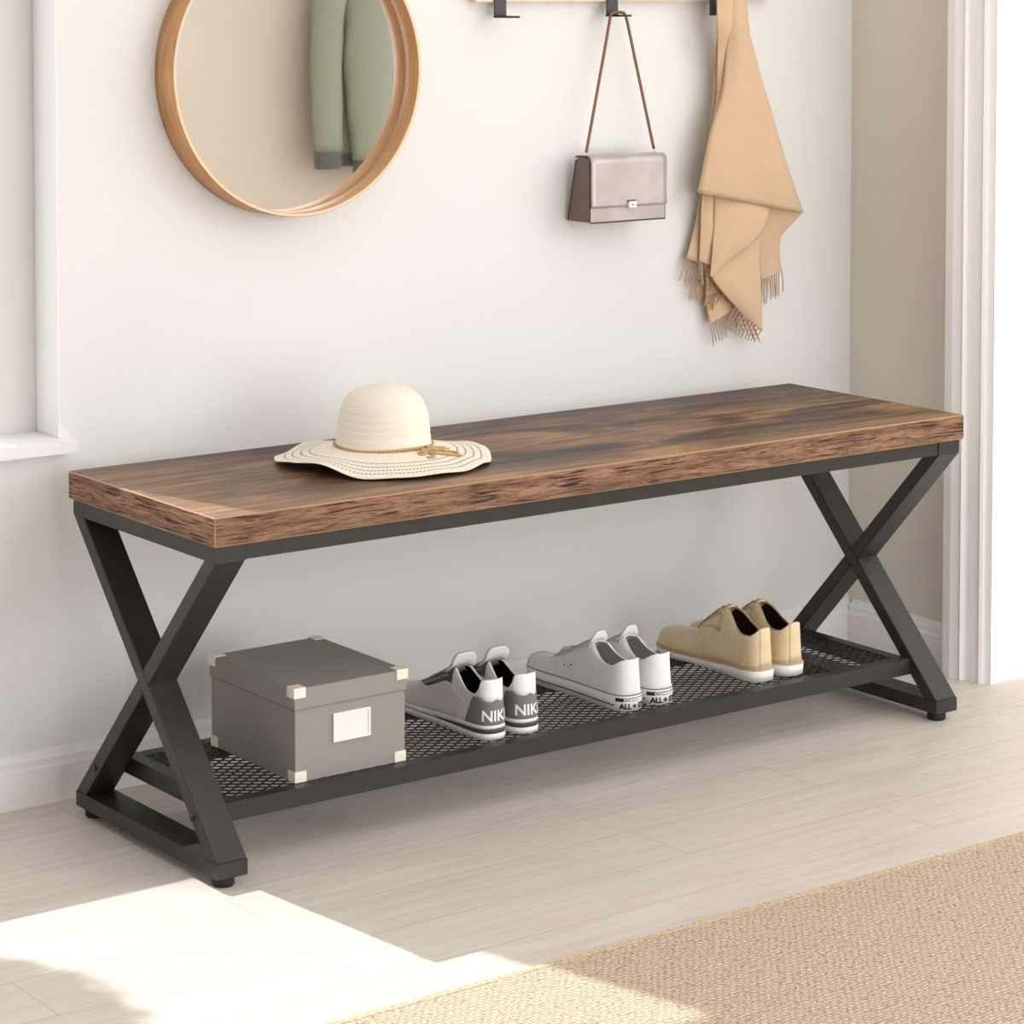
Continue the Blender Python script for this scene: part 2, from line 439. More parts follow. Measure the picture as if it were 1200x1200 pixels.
for x0 in (E, BL-E-TW):
    x1 = x0+TW
    bm = BM(); box(bm, x0, x1, ya, yb, zi1, zt); bevel(bm, .0012, 1); bpart('top_rail', bm, METAL)
    bm = BM(); box(bm, x0, x1, ya, yb, zb, zi0); bevel(bm, .0012, 1); br_ = bpart('bottom_rail', bm, METAL)
    for (fx, fy) in ((x0+TW*.45, .026), (x0+TW*.45, BD-.026)):
        bm = BM()
        rows = [[(fx+r*math.cos(a), fy+r*math.sin(a), z) for a in [2*PI*i/24 for i in range(24)]] for r, z in ((.0001, 0), (.013, 0), (.0145, .002), (.0145, .010), (.012, .0139), (.0001, .0139))]
        grid(bm, rows, close_u=True); bmesh.ops.recalc_face_normals(bm, faces=bm.faces)
        obj('foot', bm, RUBBER, br_, True)
    # first bar runs from top-back to bottom-front, second bar is in two halves that butt against it
    A = leg_poly(yb, ya)
    bm = BM(); prism(bm, A, 0, x0, x1); bevel(bm, .0012, 1); l1 = bpart('leg', bm, METAL)
    B = leg_poly(ya, yb)
    # halves of B, clipped by bar A's edges
    def isect(p, q, r, s):
        x1_, y1_, x2, y2, x3, y3, x4, y4 = *p, *q, *r, *s
        d = (x1_-x2)*(y3-y4)-(y1_-y2)*(x3-x4)
        a = x1_*y2-y1_*x2; b = x3*y4-y3*x4
        return ((a*(x3-x4)-(x1_-x2)*b)/d, (a*(y3-y4)-(y1_-y2)*b)/d)
    Ao, Ai = (A[0], A[3]), (A[1], A[2])      # A's back-lower edge?, A's front-upper edge
    Bo, Bi = (B[0], B[3]), (B[1], B[2])
    up = [B[0], B[1], isect(*Bi, *Ai), isect(*Bo, *Ai)]
    lo = [isect(*Bo, *Ao), isect(*Bi, *Ao), B[2], B[3]]
    bm = BM(); prism(bm, up, 0, x0, x1); prism(bm, lo, 0, x0, x1); bevel(bm, .0012, 1); l2 = bpart('leg', bm, METAL)
    bx = x0 if x0 < .5 else x1
    sgn = -1 if x0 < .5 else 1
    for l, y in ((l1, .067), (l2, .335)):
        bm = BM(); tube(bm, [(bx-sgn*.001, y, .080), (bx+sgn*.0025, y, .080)], .0048, 12)
        obj('bolt', bm, BOLT, l, True)
# aprons under the top
for y0 in (E+.002, BD-E-.002-.022):
    bm = BM(); box(bm, E+TW+.0011, BL-E-TW-.0011, y0+.0012, y0+.022, zi1+.0006, zt); bevel(bm, .001, 1); bpart('apron_rail', bm, METAL)
# shelf
SX0, SX1, SY0, SY1, SZ0, SZ1 = E+TW+.0004, BL-E-TW-.0004, .064, .337, .066, .0905
TB = .020
bm = BM()
box(bm, SX0, SX1, SY0, SY0+TB, SZ0, SZ1); box(bm, SX0, SX1, SY1-TB, SY1, SZ0, SZ1)
box(bm, SX0, SX0+TB, SY0+TB, SY1-TB, SZ0, SZ1); box(bm, SX1-TB, SX1, SY0+TB, SY1-TB, SZ0, SZ1)
bevel(bm, .0012, 1)
shelf = bpart('shelf_frame', bm, METAL)
bm = BM()
px_, py_ = .0226, .0165      # diamond pitch
x0, x1, y0, y1 = SX0+TB-.004, SX1-TB+.004, SY0+TB-.003, SY1-TB+.003
nrow = round((y1-y0)/(py_/2)); py_ = 2*(y1-y0)/nrow
ncol = int((x1-x0)/(px_/2)); px_ = 2*(x1-x0)/ncol
hw, th, zc = .0017, .0006, .0888
for r in range(nrow):
    yc = y0+(r+.5)*py_/2
    prev = None
    for cidx in range(ncol+1):
        ph = 1 if (cidx+r) % 2 else -1
        yy = yc + ph*py_/4
        xx = x0+cidx*px_/2
        cur = [bm.verts.new((xx, yy-hw, zc-th)), bm.verts.new((xx, yy+hw, zc-th)), bm.verts.new((xx, yy+hw, zc+th)), bm.verts.new((xx, yy-hw, zc+th))]
        if prev:
            for i in range(4): bm.faces.new((prev[i], prev[(i+1) % 4], cur[(i+1) % 4], cur[i]))
        prev = cur
bmesh.ops.recalc_face_normals(bm, faces=bm.faces)
obj('mesh_panel', bm, MESHM, shelf)
SHZ = .0909     # resting height on the shelf

# ------------------------------------------------------------------ storage box
bx0, bx1, by0, by1, bz0 = .168, .343, .083, .303, .0912
sb = thing('storage_box', 'grey lidded cardboard storage box with cream corners beside the sneakers', 'box', ((bx0+bx1)/2, (by0+by1)/2, bz0))
def spart(name, bm, m, parent=sb, smooth=False):
    o = obj(name, bm, m, parent, smooth)
    return under(o, sb) if parent is sb else o
bm = BM(); box(bm, bx0, bx1, by0, by1, bz0, .2135); bevel(bm, .002, 2); body = spart('box_body', bm, BOXM)
g = .0022
lz0, lz1 = .189, .2175
bm = BM()
# lid: open-bottomed cap
outer = [(bx0-g, by0-g), (bx1+g, by0-g), (bx1+g, by1+g), (bx0-g, by1+g)]
inner = [(bx0+.0002-g*.35, by0-g*.35), (bx1+g*.35, by0-g*.35), (bx1+g*.35, by1+g*.35), (bx0-g*.35, by1+g*.35)]
vo0 = [bm.verts.new((*p, lz0)) for p in outer]; vo1 = [bm.verts.new((*p, lz1)) for p in outer]
vi0 = [bm.verts.new((*p, lz0)) for p in inner]; vi1 = [bm.verts.new((*p, lz1-.0022)) for p in inner]
for i in range(4):
    j = (i+1) % 4
    bm.faces.new((vo0[i], vo0[j], vo1[j], vo1[i])); bm.faces.new((vi0[j], vi0[i], vi1[i], vi1[j])); bm.faces.new((vo0[j], vo0[i], vi0[i], vi0[j]))
bm.faces.new(vo1); bm.faces.new(vi1[::-1])
bmesh.ops.recalc_face_normals(bm, faces=bm.faces); bevel(bm, .0018, 2)
lid = spart('lid', bm, BOXM)
def corner_cap(cx, cy, sx, sy, z0, z1, top, g, parent):
    """L-shaped guard that wraps a vertical corner; with top=True it also covers the top face"""
    a, t_ = .017, .0012
    bm = BM()
    def b(xa, xb, ya_, yb_, za, zb__):
        box(bm, min(xa, xb), max(xa, xb), min(ya_, yb_), max(ya_, yb_), za, zb__)
    b(cx-sx*t_, cx+sx*a, cy-sy*t_, cy, z0, z1)
    b(cx-sx*t_, cx, cy, cy+sy*a, z0, z1)
    if top: b(cx-sx*t_, cx+sx*a, cy-sy*t_, cy+sy*a, z1, z1+t_)
    else: b(cx-sx*t_, cx+sx*a, cy-sy*t_, cy+sy*a, z0-.0003, z0)
    bmesh.ops.remove_doubles(bm, verts=bm.verts, dist=.00002)
    return spart('corner_guard', bm, CORNER, parent)
for cx, sx in ((bx0, 1), (bx1, -1)):
    for cy, sy in ((by0, 1), (by1, -1)):
        corner_cap(cx-sx*g, cy-sy*g, sx, sy, lz1-.0125, lz1+.0002, True, g, lid)
        corner_cap(cx, cy, sx, sy, bz0+.0003, bz0+.0145, False, 0, body)
bm = BM()
hx0, hx1, hz0, hz1, hw_ = .227, .286, .1365, .1755, .0028
for q in ((hx0, hx1, hz0, hz0+hw_), (hx0, hx1, hz1-hw_, hz1), (hx0, hx0+hw_, hz0+hw_, hz1-hw_), (hx1-hw_, hx1, hz0+hw_, hz1-hw_)):
    box(bm, q[0], q[1], by0-.0028, by0-.0001, q[2], q[3])
bmesh.ops.remove_doubles(bm, verts=bm.verts, dist=.00002)
hold = spart('label_holder', bm, HOLDER, body)
bm = BM(); box(bm, hx0+hw_, hx1-hw_, by0-.0012, by0-.0001, hz0+hw_, hz1-hw_); spart('blank_card', bm, CARD, body)

# ------------------------------------------------------------------ shoes
def text_mesh(txt, size, bold=.022):
    cu = bpy.data.curves.new('txt', 'FONT'); cu.body = txt; cu.size = size; cu.align_x = 'CENTER'; cu.resolution_u = 3; cu.offset = size*bold
    o = bpy.data.objects.new('txt', cu); COL.objects.link(o)
    dg = bpy.context.evaluated_depsgraph_get(); dg.update()
    me = o.evaluated_get(dg).to_mesh()
    bm = BM(); bm.from_mesh(me)
    o.evaluated_get(dg).to_mesh_clear()
    bpy.data.objects.remove(o); bpy.data.curves.remove(cu)
    bmesh.ops.triangulate(bm, faces=bm.faces)
    return bm

class Shoe:
    """outline parameter u in -1..1 (left toe, heel at 0, right toe), s in 0..1 from the sole up to the top line"""
    def __init__(s, L, w, c, g, z0, p=.72, q=.92, lean=.004, bend=0.0):
        s.L, s.w, s.c, s.g, s.z0, s.p, s.q, s.lean, s.bend = L, interp(w), interp(c), interp(g), interp(z0), p, q, lean, bend
        s.tab = [(0, 0)]; pr = s.base(0)
        for i in range(1, 201):
            u = i/200; b = s.base(u); s.tab.append((s.tab[-1][0]+math.hypot(b[0]-pr[0], b[1]-pr[1]), u)); pr = b
    def base(s, u, off=0):
        t = abs(u); w = s.w(t); y = s.L*(1-math.cos(PI*t))/2
        x = math.copysign(w, u)
        if off:
            e = 1e-3
            (xa, ya), (xb, yb_) = s.base(max(-1, u-e)), s.base(min(1, u+e))
            if t > .9985: return (0.0, y+off)
            d = math.hypot(xb-xa, yb_-ya); return (x+(yb_-ya)/d*off, y-(xb-xa)/d*off)
        return (x, y)
    def raw(s, u, k):
        t = abs(u); x, y = s.base(u); w = abs(x); wt = w*s.g(t)
        a = k*PI/2
        xx = wt+(w-wt)*(max(0, math.cos(a))**s.p)
        z0 = s.z0(t)
        z = z0+(s.c(t)-z0)*(max(0, math.sin(a))**s.q)
        bul = .0035*math.sin(PI*min(1, k*1.1))*sstep(0, .08, t)*(1-sstep(.3, .5, t))
        y2 = y + s.lean*k*(1-sstep(.0, .3, t)) - .018*s.bend*k*sstep(.92, 1, t)
        return Vector((math.copysign(xx-bul*.4, u) if w > 1e-6 else 0, y2, z))
    def pt(s, u, k, off=0.0):
        v = s.raw(u, k)
        if off:
            e = .004
            a = s.raw(min(1, u+e), k)-s.raw(max(-1, u-e), k)
            b = s.raw(u, min(1, k+e))-s.raw(u, max(0, k-e))
            n = a.cross(b)
            if n.length > 1e-12: v = v+n.normalized()*off
        return v
    def u_of(s, a):
        """outline parameter at arc length a (signed) from the heel"""
        t = abs(a)
        for (l0, u0), (l1, u1) in zip(s.tab, s.tab[1:]):
            if l1 >= t: return math.copysign(u0+(u1-u0)*(t-l0)/(l1-l0), a)
        return math.copysign(1, a)
    def k_of(s, u, z):
        t = abs(u); z0 = s.z0(t)
        r = max(0, min(1, (z-z0)/(s.c(t)-z0)))
        return math.asin(r**(1/s.q))/(PI/2)
    # ---- builders
    def upper(s, name, root, m, mlin, thick=.002, nu=112, ns=14):
        bm = BM()
        us = [-1+2*i/nu for i in range(nu+1)]
        rows = [[s.pt(u, j/ns) for u in us] for j in range(ns+1)]
        grid(bm, rows)
        bmesh.ops.remove_doubles(bm, verts=bm.verts, dist=.00025)
        o = obj(name, bm, [m, mlin], root, True)
        so = o.modifiers.new('Solidify', 'SOLIDIFY'); so.thickness = thick; so.offset = -1; so.material_offset = 1; so.material_offset_rim = 0
        return o
    def band(s, name, parent, m, lo, hi, off0, off1=None, u0=-1, u1=1, n=128, caps=True):
        """strip of sole round the outline from height lo(t) to hi(t)"""
        off1 = off0 if off1 is None else off1
        bm = BM(); us = [u0+(u1-u0)*i/n for i in range(n+1)]
        lo_ = lo if callable(lo) else (lambda t, v=lo: v); hi_ = hi if callable(hi) else (lambda t, v=hi: v)
        A = [(*s.base(u, off0), lo_(abs(u))) for u in us]; B = [(*s.base(u, off1), hi_(abs(u))) for u in us]
        if u0 == -1 and u1 == 1:
            A, B = A[:-1], B[:-1]
            V = grid(bm, [A, B], close_u=True)
            if caps:
                h_ = len(V[0])//2
                for row, fl in ((V[0], True), (V[1], False)):
                    m_ = len(row)
                    for i in range(h_):
                        a, b, c_, d = row[i], row[i+1], row[(m_-i-1) % m_], row[(m_-i) % m_]
                        vs = []
                        for v in (a, b, c_, d):
                            if v not in vs: vs.append(v)
                        if len(vs) >= 3:
                            try: bm.faces.new(vs)
                            except ValueError: pass
                bmesh.ops.recalc_face_normals(bm, faces=bm.faces)
        else:
            A2 = [(*s.base(u, off0-.0012), lo_(abs(u))) for u in us]; B2 = [(*s.base(u, off1-.0012), hi_(abs(u))) for u in us]
            grid(bm, [A2, A, B, B2, A2])
        o = obj(name, bm, m, parent, True)
        return o
    def patch(s, name, parent, m, u0, u1, k0, k1, off=.0008, nu=40, ns=8):
        """panel lying on the upper; k0,k1 functions of u"""
        bm = BM()
        f = lambda q, u: q(u) if callable(q) else q
        rows = []
        us = [u0+(u1-u0)*i/nu for i in range(nu+1)]
        for j in range(ns+1):
            rows.append([s.pt(u, f(k0, u)+(f(k1, u)-f(k0, u))*j/ns, off) for u in us])
        # thin folded rim so that the panel has an edge
        first = [s.pt(u, f(k0, u), -.0004) for u in us]; last = [s.pt(u, f(k1, u), -.0004) for u in us]
        grid(bm, [first]+rows+[last])
        return obj(name, bm, m, parent, True)
    def wrap_text(s, name, parent, m, txt, size, zc, sx=1.0, surface='upper', off=.0014, shift=0.0):
        bm = text_mesh(txt, size, .045 if surface == 'sole' else .022)
        bmesh.ops.subdivide_edges(bm, edges=[e for e in bm.edges if e.calc_length() > .002], cuts=2)
        for v in bm.verts:
            a, z = v.co.x*sx+shift, zc+v.co.y
            u = s.u_of(a)
            if surface == 'upper':
                v.co = s.pt(u, s.k_of(u, z), off)
            else:
                x, y = s.base(u, off); v.co = (x, y, z)
        return obj(name, bm, m, parent)
def flat(o):
    for p in o.data.polygons: p.use_smooth = False
def sole_smooth(o):
    me = o.data
    for p in me.polygons: p.use_smooth = abs(p.normal.z) < .7
    return o
def tongue_mesh(path, rnd=.88, n=34, m=12):
    """padded tongue: path of (y, z, half width, droop of the edges), from the throat up to the free end"""
    bm = BM(); rows = []
    pts = curve_pts(path, n+1)
    for i, (y, z, hw, dr) in enumerate(pts):
        f = i/n
        if f > rnd: hw *= max(.05, 1-((f-rnd)/(1.02-rnd))**2.6)**.5
        rows.append([(hw*q, y+dr*.35*q*q, z-dr*q*q) for q in [-1+2*j/m for j in range(m+1)]])
    grid(bm, rows)
    bmesh.ops.recalc_face_normals(bm, faces=bm.faces)
    return bm
def add_laces(sh, root, m, ts, kk=.86, r=.0013, lift=.0022, bow=False, flatn=1.6):
    bm = BM()
    for i, t in enumerate(ts):
        for sg in (1, -1):
            t2 = t-.018
            a, b = sh.pt(-t*sg, kk, .0008), sh.pt(t2*-sg*-1, kk, .0008)
            mid = (a+b)/2; mid.x = 0; mid.z = max(sh.pt(t, 1).z, sh.pt(t2, 1).z)+lift
            q1 = a.lerp(mid, .5)+Vector((0, 0, lift*.6)); q2 = b.lerp(mid, .5)+Vector((0, 0, lift*.6))
            tube(bm, [a-Vector((0, 0, .001)), a, q1, mid, q2, b, b-Vector((0, 0, .001))], r, 6)
    return obj('laces', bm, m, root, True)
def insole(sh, root, m, z):
    bm = BM(); n = 60
    rows = []
    for i in range(1, n):
        t = i/n; w = sh.w(t)*.93; y = sh.L*(1-math.cos(PI*t))/2
        rows.append([(x, y, z) for x in (-w, -w*.5, 0, w*.5, w)])
    grid(bm, rows, flip=True)
    return obj('insole', bm, m, root)

SHOE_L = .238
Wtab = [(0, 0), (.04, .0078), (.08, .0142), (.12, .0188), (.17, .0222), (.24, .0240), (.34, .0240), (.46, .0238), (.58, .0258), (.68, .0278), (.76, .0276), (.83, .0245), (.89, .0196), (.94, .0136), (.975, .0072), (1, 0)]

def make_runner(name, label, loc):
    z0 = [(0, .0195), (.3, .0185), (.55, .0150), (.8, .0130), (1, .0150)]
    c = [(0, .0840), (.08, .0842), (.135, .0830), (.175, .0700), (.225, .0615), (.28, .0620), (.33, .0690), (.375, .0800), (.405, .0868), (.44, .0840), (.52, .0690), (.61, .0535), (.70, .0430), (.80, .0365), (.90, .0320), (.96, .0265), (1, .0160)]
    g_ = [(0, .90), (.12, .88), (.2, .86), (.28, .78), (.36, .60), (.405, .46), (.45, .34), (.55, .22), (.605, .12), (.64, .0), (1, 0)]
    sh = Shoe(SHOE_L, [(t, w*.95) for t, w in Wtab], c, g_, z0)
    r = thing(name, label, 'shoe', loc, 'white and grey running sneakers')
    up = sh.upper('upper', r, LEA_W, BLACKL)
    f = lambda lo: interp(lo)
    sole_smooth(sh.band('outsole', r, WRUB, f([(0, .0), (.75, .0), (.9, .002), (1, .0075)]), f([(0, .0088), (.4, .0086), (.75, .0080), (.9, .0095), (1, .0125)]), .0016, .0020))
    sole_smooth(sh.band('midsole_stripe', r, DGREY, f([(0, .0088), (.4, .0086), (.75, .0080), (.9, .0095), (1, .0125)]), f([(0, .0158), (.3, .0140), (.5, .0100), (.58, .0086), (.75, .0081), (.9, .0096), (1, .0126)]), .0013, .0011))
    sole_smooth(sh.band('midsole', r, WRUB, f([(0, .0158), (.3, .0140), (.5, .0100), (.58, .0086), (.75, .0081), (.9, .0096), (1, .0126)]), f([(0, .0205), (.3, .0198), (.55, .0160), (.8, .0140), (1, .0165)]), .0017, .0012))
    insole(sh, r, BLACKL, .024)
    # heel counter of grey suede with a wavy top edge
    uh = .285
    def ktop(u):
        t = abs(u); z = interp([(0, .0565), (.05, .0535), (.10, .0545), (.17, .0590), (.225, .0575), (.26, .040), (.285, .0225)])(t)
        return sh.k_of(u, z)
    hp = sh.patch('heel_counter', r, GREY_S, -uh, uh, lambda u: .0, ktop, .0010, 60, 8)
    sh.wrap_text('lettering', hp, WHITEINK, 'NIKE', .0215, .0265, 1.0, 'upper', .0018)
    # bright heel tab above it
    def kb(u): return max(0, ktop(u)-.02)
    sh.patch('heel_tab', r, LEA_WB, -.155, .155, kb, lambda u: 1.0, .0006, 40, 6)
    # lacing panels
    for sg in (1, -1):
        def k0(u): return .50 - .05*sstep(.45, .38, abs(u)) + .25*sstep(.56, .64, abs(u))
        us = (.40, .635)
        a, b = (us if sg > 0 else (-us[1], -us[0]))
        sh.patch('lace_panel', r, DGREY2, a, b, k0, lambda u: 1.0, .0009, 24, 4)
    tg = obj('tongue', tongue_mesh([(.185, .0430, .007, .002), (.14, .0610, .010, .003), (.108, .0770, .0145, .005), (.092, .0870, .0185, .005), (.080, .0960, .0200, .003), (.0765, .1080, .0200, .001)], .91), [TONGUE], r, True)
    so = tg.modifiers.new('Solidify', 'SOLIDIFY'); so.thickness = .0045; so.offset = 0
    add_laces(sh, r, LACE_G, [.455, .49, .525, .56, .595], .62)
    # faint curved stripe stitched in the same leather on each side
    for sg in (1, -1):
        bm = BM()
        for pts in ([(.50, .66), (.515, .52), (.49, .40), (.42, .335), (.31, .36)], [(.50, .56), (.49, .47), (.45, .42), (.40, .40), (.31, .375)]):
            tube(bm, [sh.pt(sg*t, kk, .0002) for t, kk in curve_pts(pts, 24)], .0006, 5)
        obj('side_stripe', bm, LEA_W, r, True)
    return r
DGREY2 = m_cloth('dark_grey_suede', lin(98, 95, 93), 600, .08)

def make_canvas(name, label, loc):
    z0 = [(0, .0225), (.5, .0215), (1, .0225)]
    c = [(0, .0725), (.06, .0728), (.11, .0712), (.17, .0660), (.225, .0615), (.28, .0620), (.33, .0670), (.365, .0745), (.395, .0825), (.43, .0815), (.52, .0665), (.61, .0520), (.68, .0435), (.78, .0395), (.88, .0385), (.94, .0365), (.975, .0335), (1, .0280)]
    g_ = [(0, .88), (.12, .88), (.2, .88), (.28, .80), (.34, .66), (.395, .48), (.44, .34), (.55, .22), (.62, .12), (.66, .0), (1, 0)]
    W2 = [(t, w*1.0 if t < .8 else w*1.06) for t, w in Wtab]; W2[-1] = (1, 0)
    sh = Shoe(SHOE_L, W2, c, g_, z0, .62, .9)
    r = thing(name, label, 'shoe', loc, 'white canvas sneakers')
    sh.upper('upper', r, CANVAS, CANVIN)
    lo_f = interp([(0, 0), (.8, 0), (1, .003)])
    sole = sole_smooth(sh.band('sole', r, WRUB, lo_f, lambda t: .0238+.0*t, .0022, .0018))
    sh.band('sole_stripe', sole, BLACKINK, .0222, .0235, .0024, .0022, caps=False)
    for sg in (1, -1):
        a, b = (.165, 1) if sg > 0 else (-1, -.165)
        sh.band('sole_stripe', sole, BLACKINK, lambda t: .0068+.001*t, lambda t: .0083+.001*t, .0027, .0027, a, b, 70)
    insole(sh, r, CANVIN, .0265)
    ul = .158
    lb = sh.band('heel_label', sole, BLACKINK, .0136, .0190, .0025, .0025, -ul, ul, 40)
    sh.wrap_text('lettering', lb, WHITEINK, 'CONVERSE', .0056, .0143, 1.18, 'sole', .0029)
    sh.wrap_text('lettering', sole, BLACKINK, 'ALL', .0112, .0030, .86, 'sole', .0028, -.0140)
    sh.wrap_text('lettering', sole, BLACKINK, 'STAR', .0112, .0030, .80, 'sole', .0028, .0158)
    bm = BM()
    vs = []
    for i in range(10):
        rr = .0044 if i % 2 == 0 else .0018
        a = PI/2+i*PI/5
        u = sh.u_of(-.0008+rr*math.cos(a)); x, y = sh.base(u, .0028)
        vs.append(bm.verts.new((x, y, .0068+rr*math.sin(a))))
    cen = bm.verts.new((*sh.base(sh.u_of(-.0008), .0029), .0068))
    for i in range(10): bm.faces.new((cen, vs[i], vs[(i+1) % 10]))
    obj('star', bm, BLACKINK, sole)
    # toe cap of rubber
    sh.patch('toe_cap', r, WRUB, .845, 1, lambda u: .0, lambda u: 1.0, .0009, 20, 8)
    sh.patch('toe_cap', r, WRUB, -1, -.845, lambda u: .0, lambda u: 1.0, .0009, 20, 8)
    # rolled collar edge
    bm = BM(); tube(bm, [sh.pt(u, 1, .0002) for u in [-.395+.79*i/60 for i in range(61)]], .0013, 6); obj('collar_binding', bm, LEA_WB, r, True)
    for sg in (1, -1):
        for i, t in enumerate((.505, .545)):
            bm = BM(); p0, p1 = sh.pt(sg*t, .30, -.0002), sh.pt(sg*t, .30, .0007); tube(bm, [p0, p1], .0013, 8); obj('vent_eyelet', bm, BLACKINK, r)
    tg = obj('tongue', tongue_mesh([(.185, .0440, .006, .002), (.14, .0590, .009, .003), (.108, .0745, .0125, .005), (.094, .0830, .0165, .005), (.082, .0900, .0175, .003), (.0785, .1015, .0170, .001)], .76), [CANVAS], r, True)
    so = tg.modifiers.new('Solidify', 'SOLIDIFY'); so.thickness = .0025; so.offset = 0
    add_laces(sh, r, LACE_W, [.42, .455, .49, .525, .56, .595, .63], .74, .0019, .0026)
    return r

def make_derby(name, label, loc):
    z0 = [(0, .0190), (.3, .0180), (.55, .0140), (.8, .0135), (1, .0170)]
    c = [(0, .0810), (.05, .0800), (.11, .0735), (.18, .0680), (.24, .0680), (.30, .0770), (.36, .0935), (.395, .0985), (.43, .0935), (.50, .0760), (.58, .0550), (.64, .0475), (.72, .0450), (.80, .0425), (.88, .0385), (.94, .0335), (.98, .0270), (1, .0195)]
    g_ = [(0, .80), (.12, .80), (.2, .82), (.28, .74), (.34, .55), (.38, .36), (.42, .20), (.50, .10), (.57, .0), (1, 0)]
    W2 = [(t, w*1.03) for t, w in Wtab]
    sh = Shoe(.240, W2, c, g_, z0, .66, .88, .003)
    r = thing(name, label, 'shoe', loc, 'beige leather derby shoes')
    sh.upper('upper', r, BEIGE, MAROON, .0022)
    lo_ = interp([(0, 0), (.18, .0), (.38, .0015), (.55, .002), (.7, .0005), (.8, .0015), (.9, .0055), (1, .012)])
    hi_ = interp([(0, .0170), (.3, .0160), (.5, .0122), (.75, .0112), (.9, .0135), (1, .0165)])
    sole_smooth(sh.band('sole', r, WRUB, lo_, hi_, .0020, .0030))
    sh.band('welt', r, WELT, lambda t: hi_(t), lambda t: hi_(t)+.0024, .0030, .0022)
    insole(sh, r, MAROON, .026)
    # facings over the vamp
    def k0(u):
        return .62-.2*sstep(.50, .40, abs(u))
    for sg in (1, -1):
        a, b = (.395, .585) if sg > 0 else (-.585, -.395)
        sh.patch('facing', r, BEIGE, a, b, lambda u: 1-.66*math.sqrt(max(0, (.585-abs(u))/.19)), lambda u: 1.0, .0011, 24, 5)
    hs_ = sh.patch('heel_strip', r, BEIGE, -.055, .055, lambda u: .0, lambda u: 1.0, .0011, 10, 8)
    bm = BM(); tube(bm, [sh.pt(u, 1, 0) for u in [-.395+.79*i/60 for i in range(61)]], .0010, 6); obj('collar_binding', bm, WELT, r, True)
    for sg in (1, -1):
        bm = BM()
        for i in range(24):
            t = .07+.30*i/24; tube(bm, [sh.pt(sg*t, .93, .0003), sh.pt(sg*(t+.007), .93, .0003)], .00035, 4)
        obj('stitching', bm, MAROON, r)
    tg = obj('tongue', tongue_mesh([(.165, .0490, .004, .002), (.13, .0640, .007, .003), (.100, .0850, .010, .005), (.086, .0960, .012, .005), (.078, .1010, .012, .004)]), [BEIGE], r, True)
    so = tg.modifiers.new('Solidify', 'SOLIDIFY'); so.thickness = .002; so.offset = 0
    add_laces(sh, r, LACE_B, [.415, .45, .485, .52, .55], .70, .0019, .0028)
    return r

make_runner('sneaker', 'white and grey leather sneaker nearer the grey storage box', (.5045, .0905, SHZ))
make_runner('sneaker', 'white and grey leather sneaker nearer the white canvas shoes', (.5615, .0890, SHZ))
make_canvas('canvas_sneaker', 'white canvas sneaker next to the grey lettered sneakers', (.7530, .0925, SHZ))
make_canvas('canvas_sneaker', 'white canvas sneaker next to the beige leather shoes', (.8115, .0925, SHZ))
make_derby('derby_shoe', 'beige leather lace-up shoe next to the white canvas sneakers', (1.0150, .0975, SHZ))
make_derby('derby_shoe', 'beige leather lace-up shoe nearest the far end of the shelf', (1.0750, .0965, SHZ))

# ------------------------------------------------------------------ sun hat
hx, hy = .391, .205
hat = thing('sun_hat', 'cream wide brimmed straw sun hat lying on the wooden bench top', 'hat', (hx, hy, H))
R0, R1 = .0685, .1520
zc0 = .0235          # crown base above bench
crown = [(R0, zc0), (.0668, .034), (.0655, .048), (.0640, .062), (.0605, .076), (.0548, .0880), (.0465, .0970), (.0350, .1034), (.0220, .1072), (.0100, .1086), (.0002, .1090)]
def crown_pt(r, z, a):
    w = 1+.012*math.sin(2*a+.4)
    return (r*w*math.cos(a), r*w*math.sin(a), z+.0012*math.sin(3*a)*(r/R0))
prof_ = curve_pts(crown, 46)
bm = BM(); grid(bm, [[crown_pt(r*(1+.006*math.sin(i*1.7)), z, 2*PI*j/96) for j in range(97)] for i, (r, z) in enumerate(prof_)], uv=True)
bmesh.ops.remove_doubles(bm, verts=bm.verts, dist=.00001)
obj('crown', bm, STRAW, hat, True)
def brim_z(f, a):
    base = zc0 - .0195*f**.85
    wav = .0026*math.sin(4*a+1.0)+.0020*math.sin(7*a+2.2)+.0012*math.sin(11*a)
    # lifted on the left and right ends (as it lies)
    lift = .0110*math.exp(-((math.atan2(math.sin(a-3.35), math.cos(a-3.35)))/.55)**2)+.0060*math.exp(-((math.atan2(math.sin(a-5.95), math.cos(a-5.95)))/.35)**2)
    z = base + wav*f*f + lift*f**1.6
    return max(z, .0012)
def brim_pt(f, a):
    r = R0+(R1*(1+.007*math.sin(3*a+.5))-R0)*f
    return (r*math.cos(a), r*math.sin(a), brim_z(f, a))
bm = BM(); grid(bm, [[brim_pt(i/24, 2*PI*j/192) for j in range(193)] for i in range(25)], uv=True)
bmesh.ops.remove_doubles(bm, verts=bm.verts, dist=.00001)
bmesh.ops.recalc_face_normals(bm, faces=bm.faces)
br = obj('brim', bm, [STRAWB, UNDER], hat, True)
so = br.modifiers.new('Solidify', 'SOLIDIFY'); so.thickness = .0012; so.offset = 1; so.material_offset = 1
bm = BM()
for ph in (0, PI):
    path = []
    for i in range(241):
        a = 2*PI*i/240; tw = a*34+ph
        p = Vector(crown_pt(R0+.0012, zc0+.0022, a)); p += Vector((math.cos(a)*math.cos(tw), math.sin(a)*math.cos(tw), math.sin(tw)))*.0010
        path.append(p)
    tube(bm, path, .0012, 6)
band = obj('hat_band', bm, CORD, hat, True)
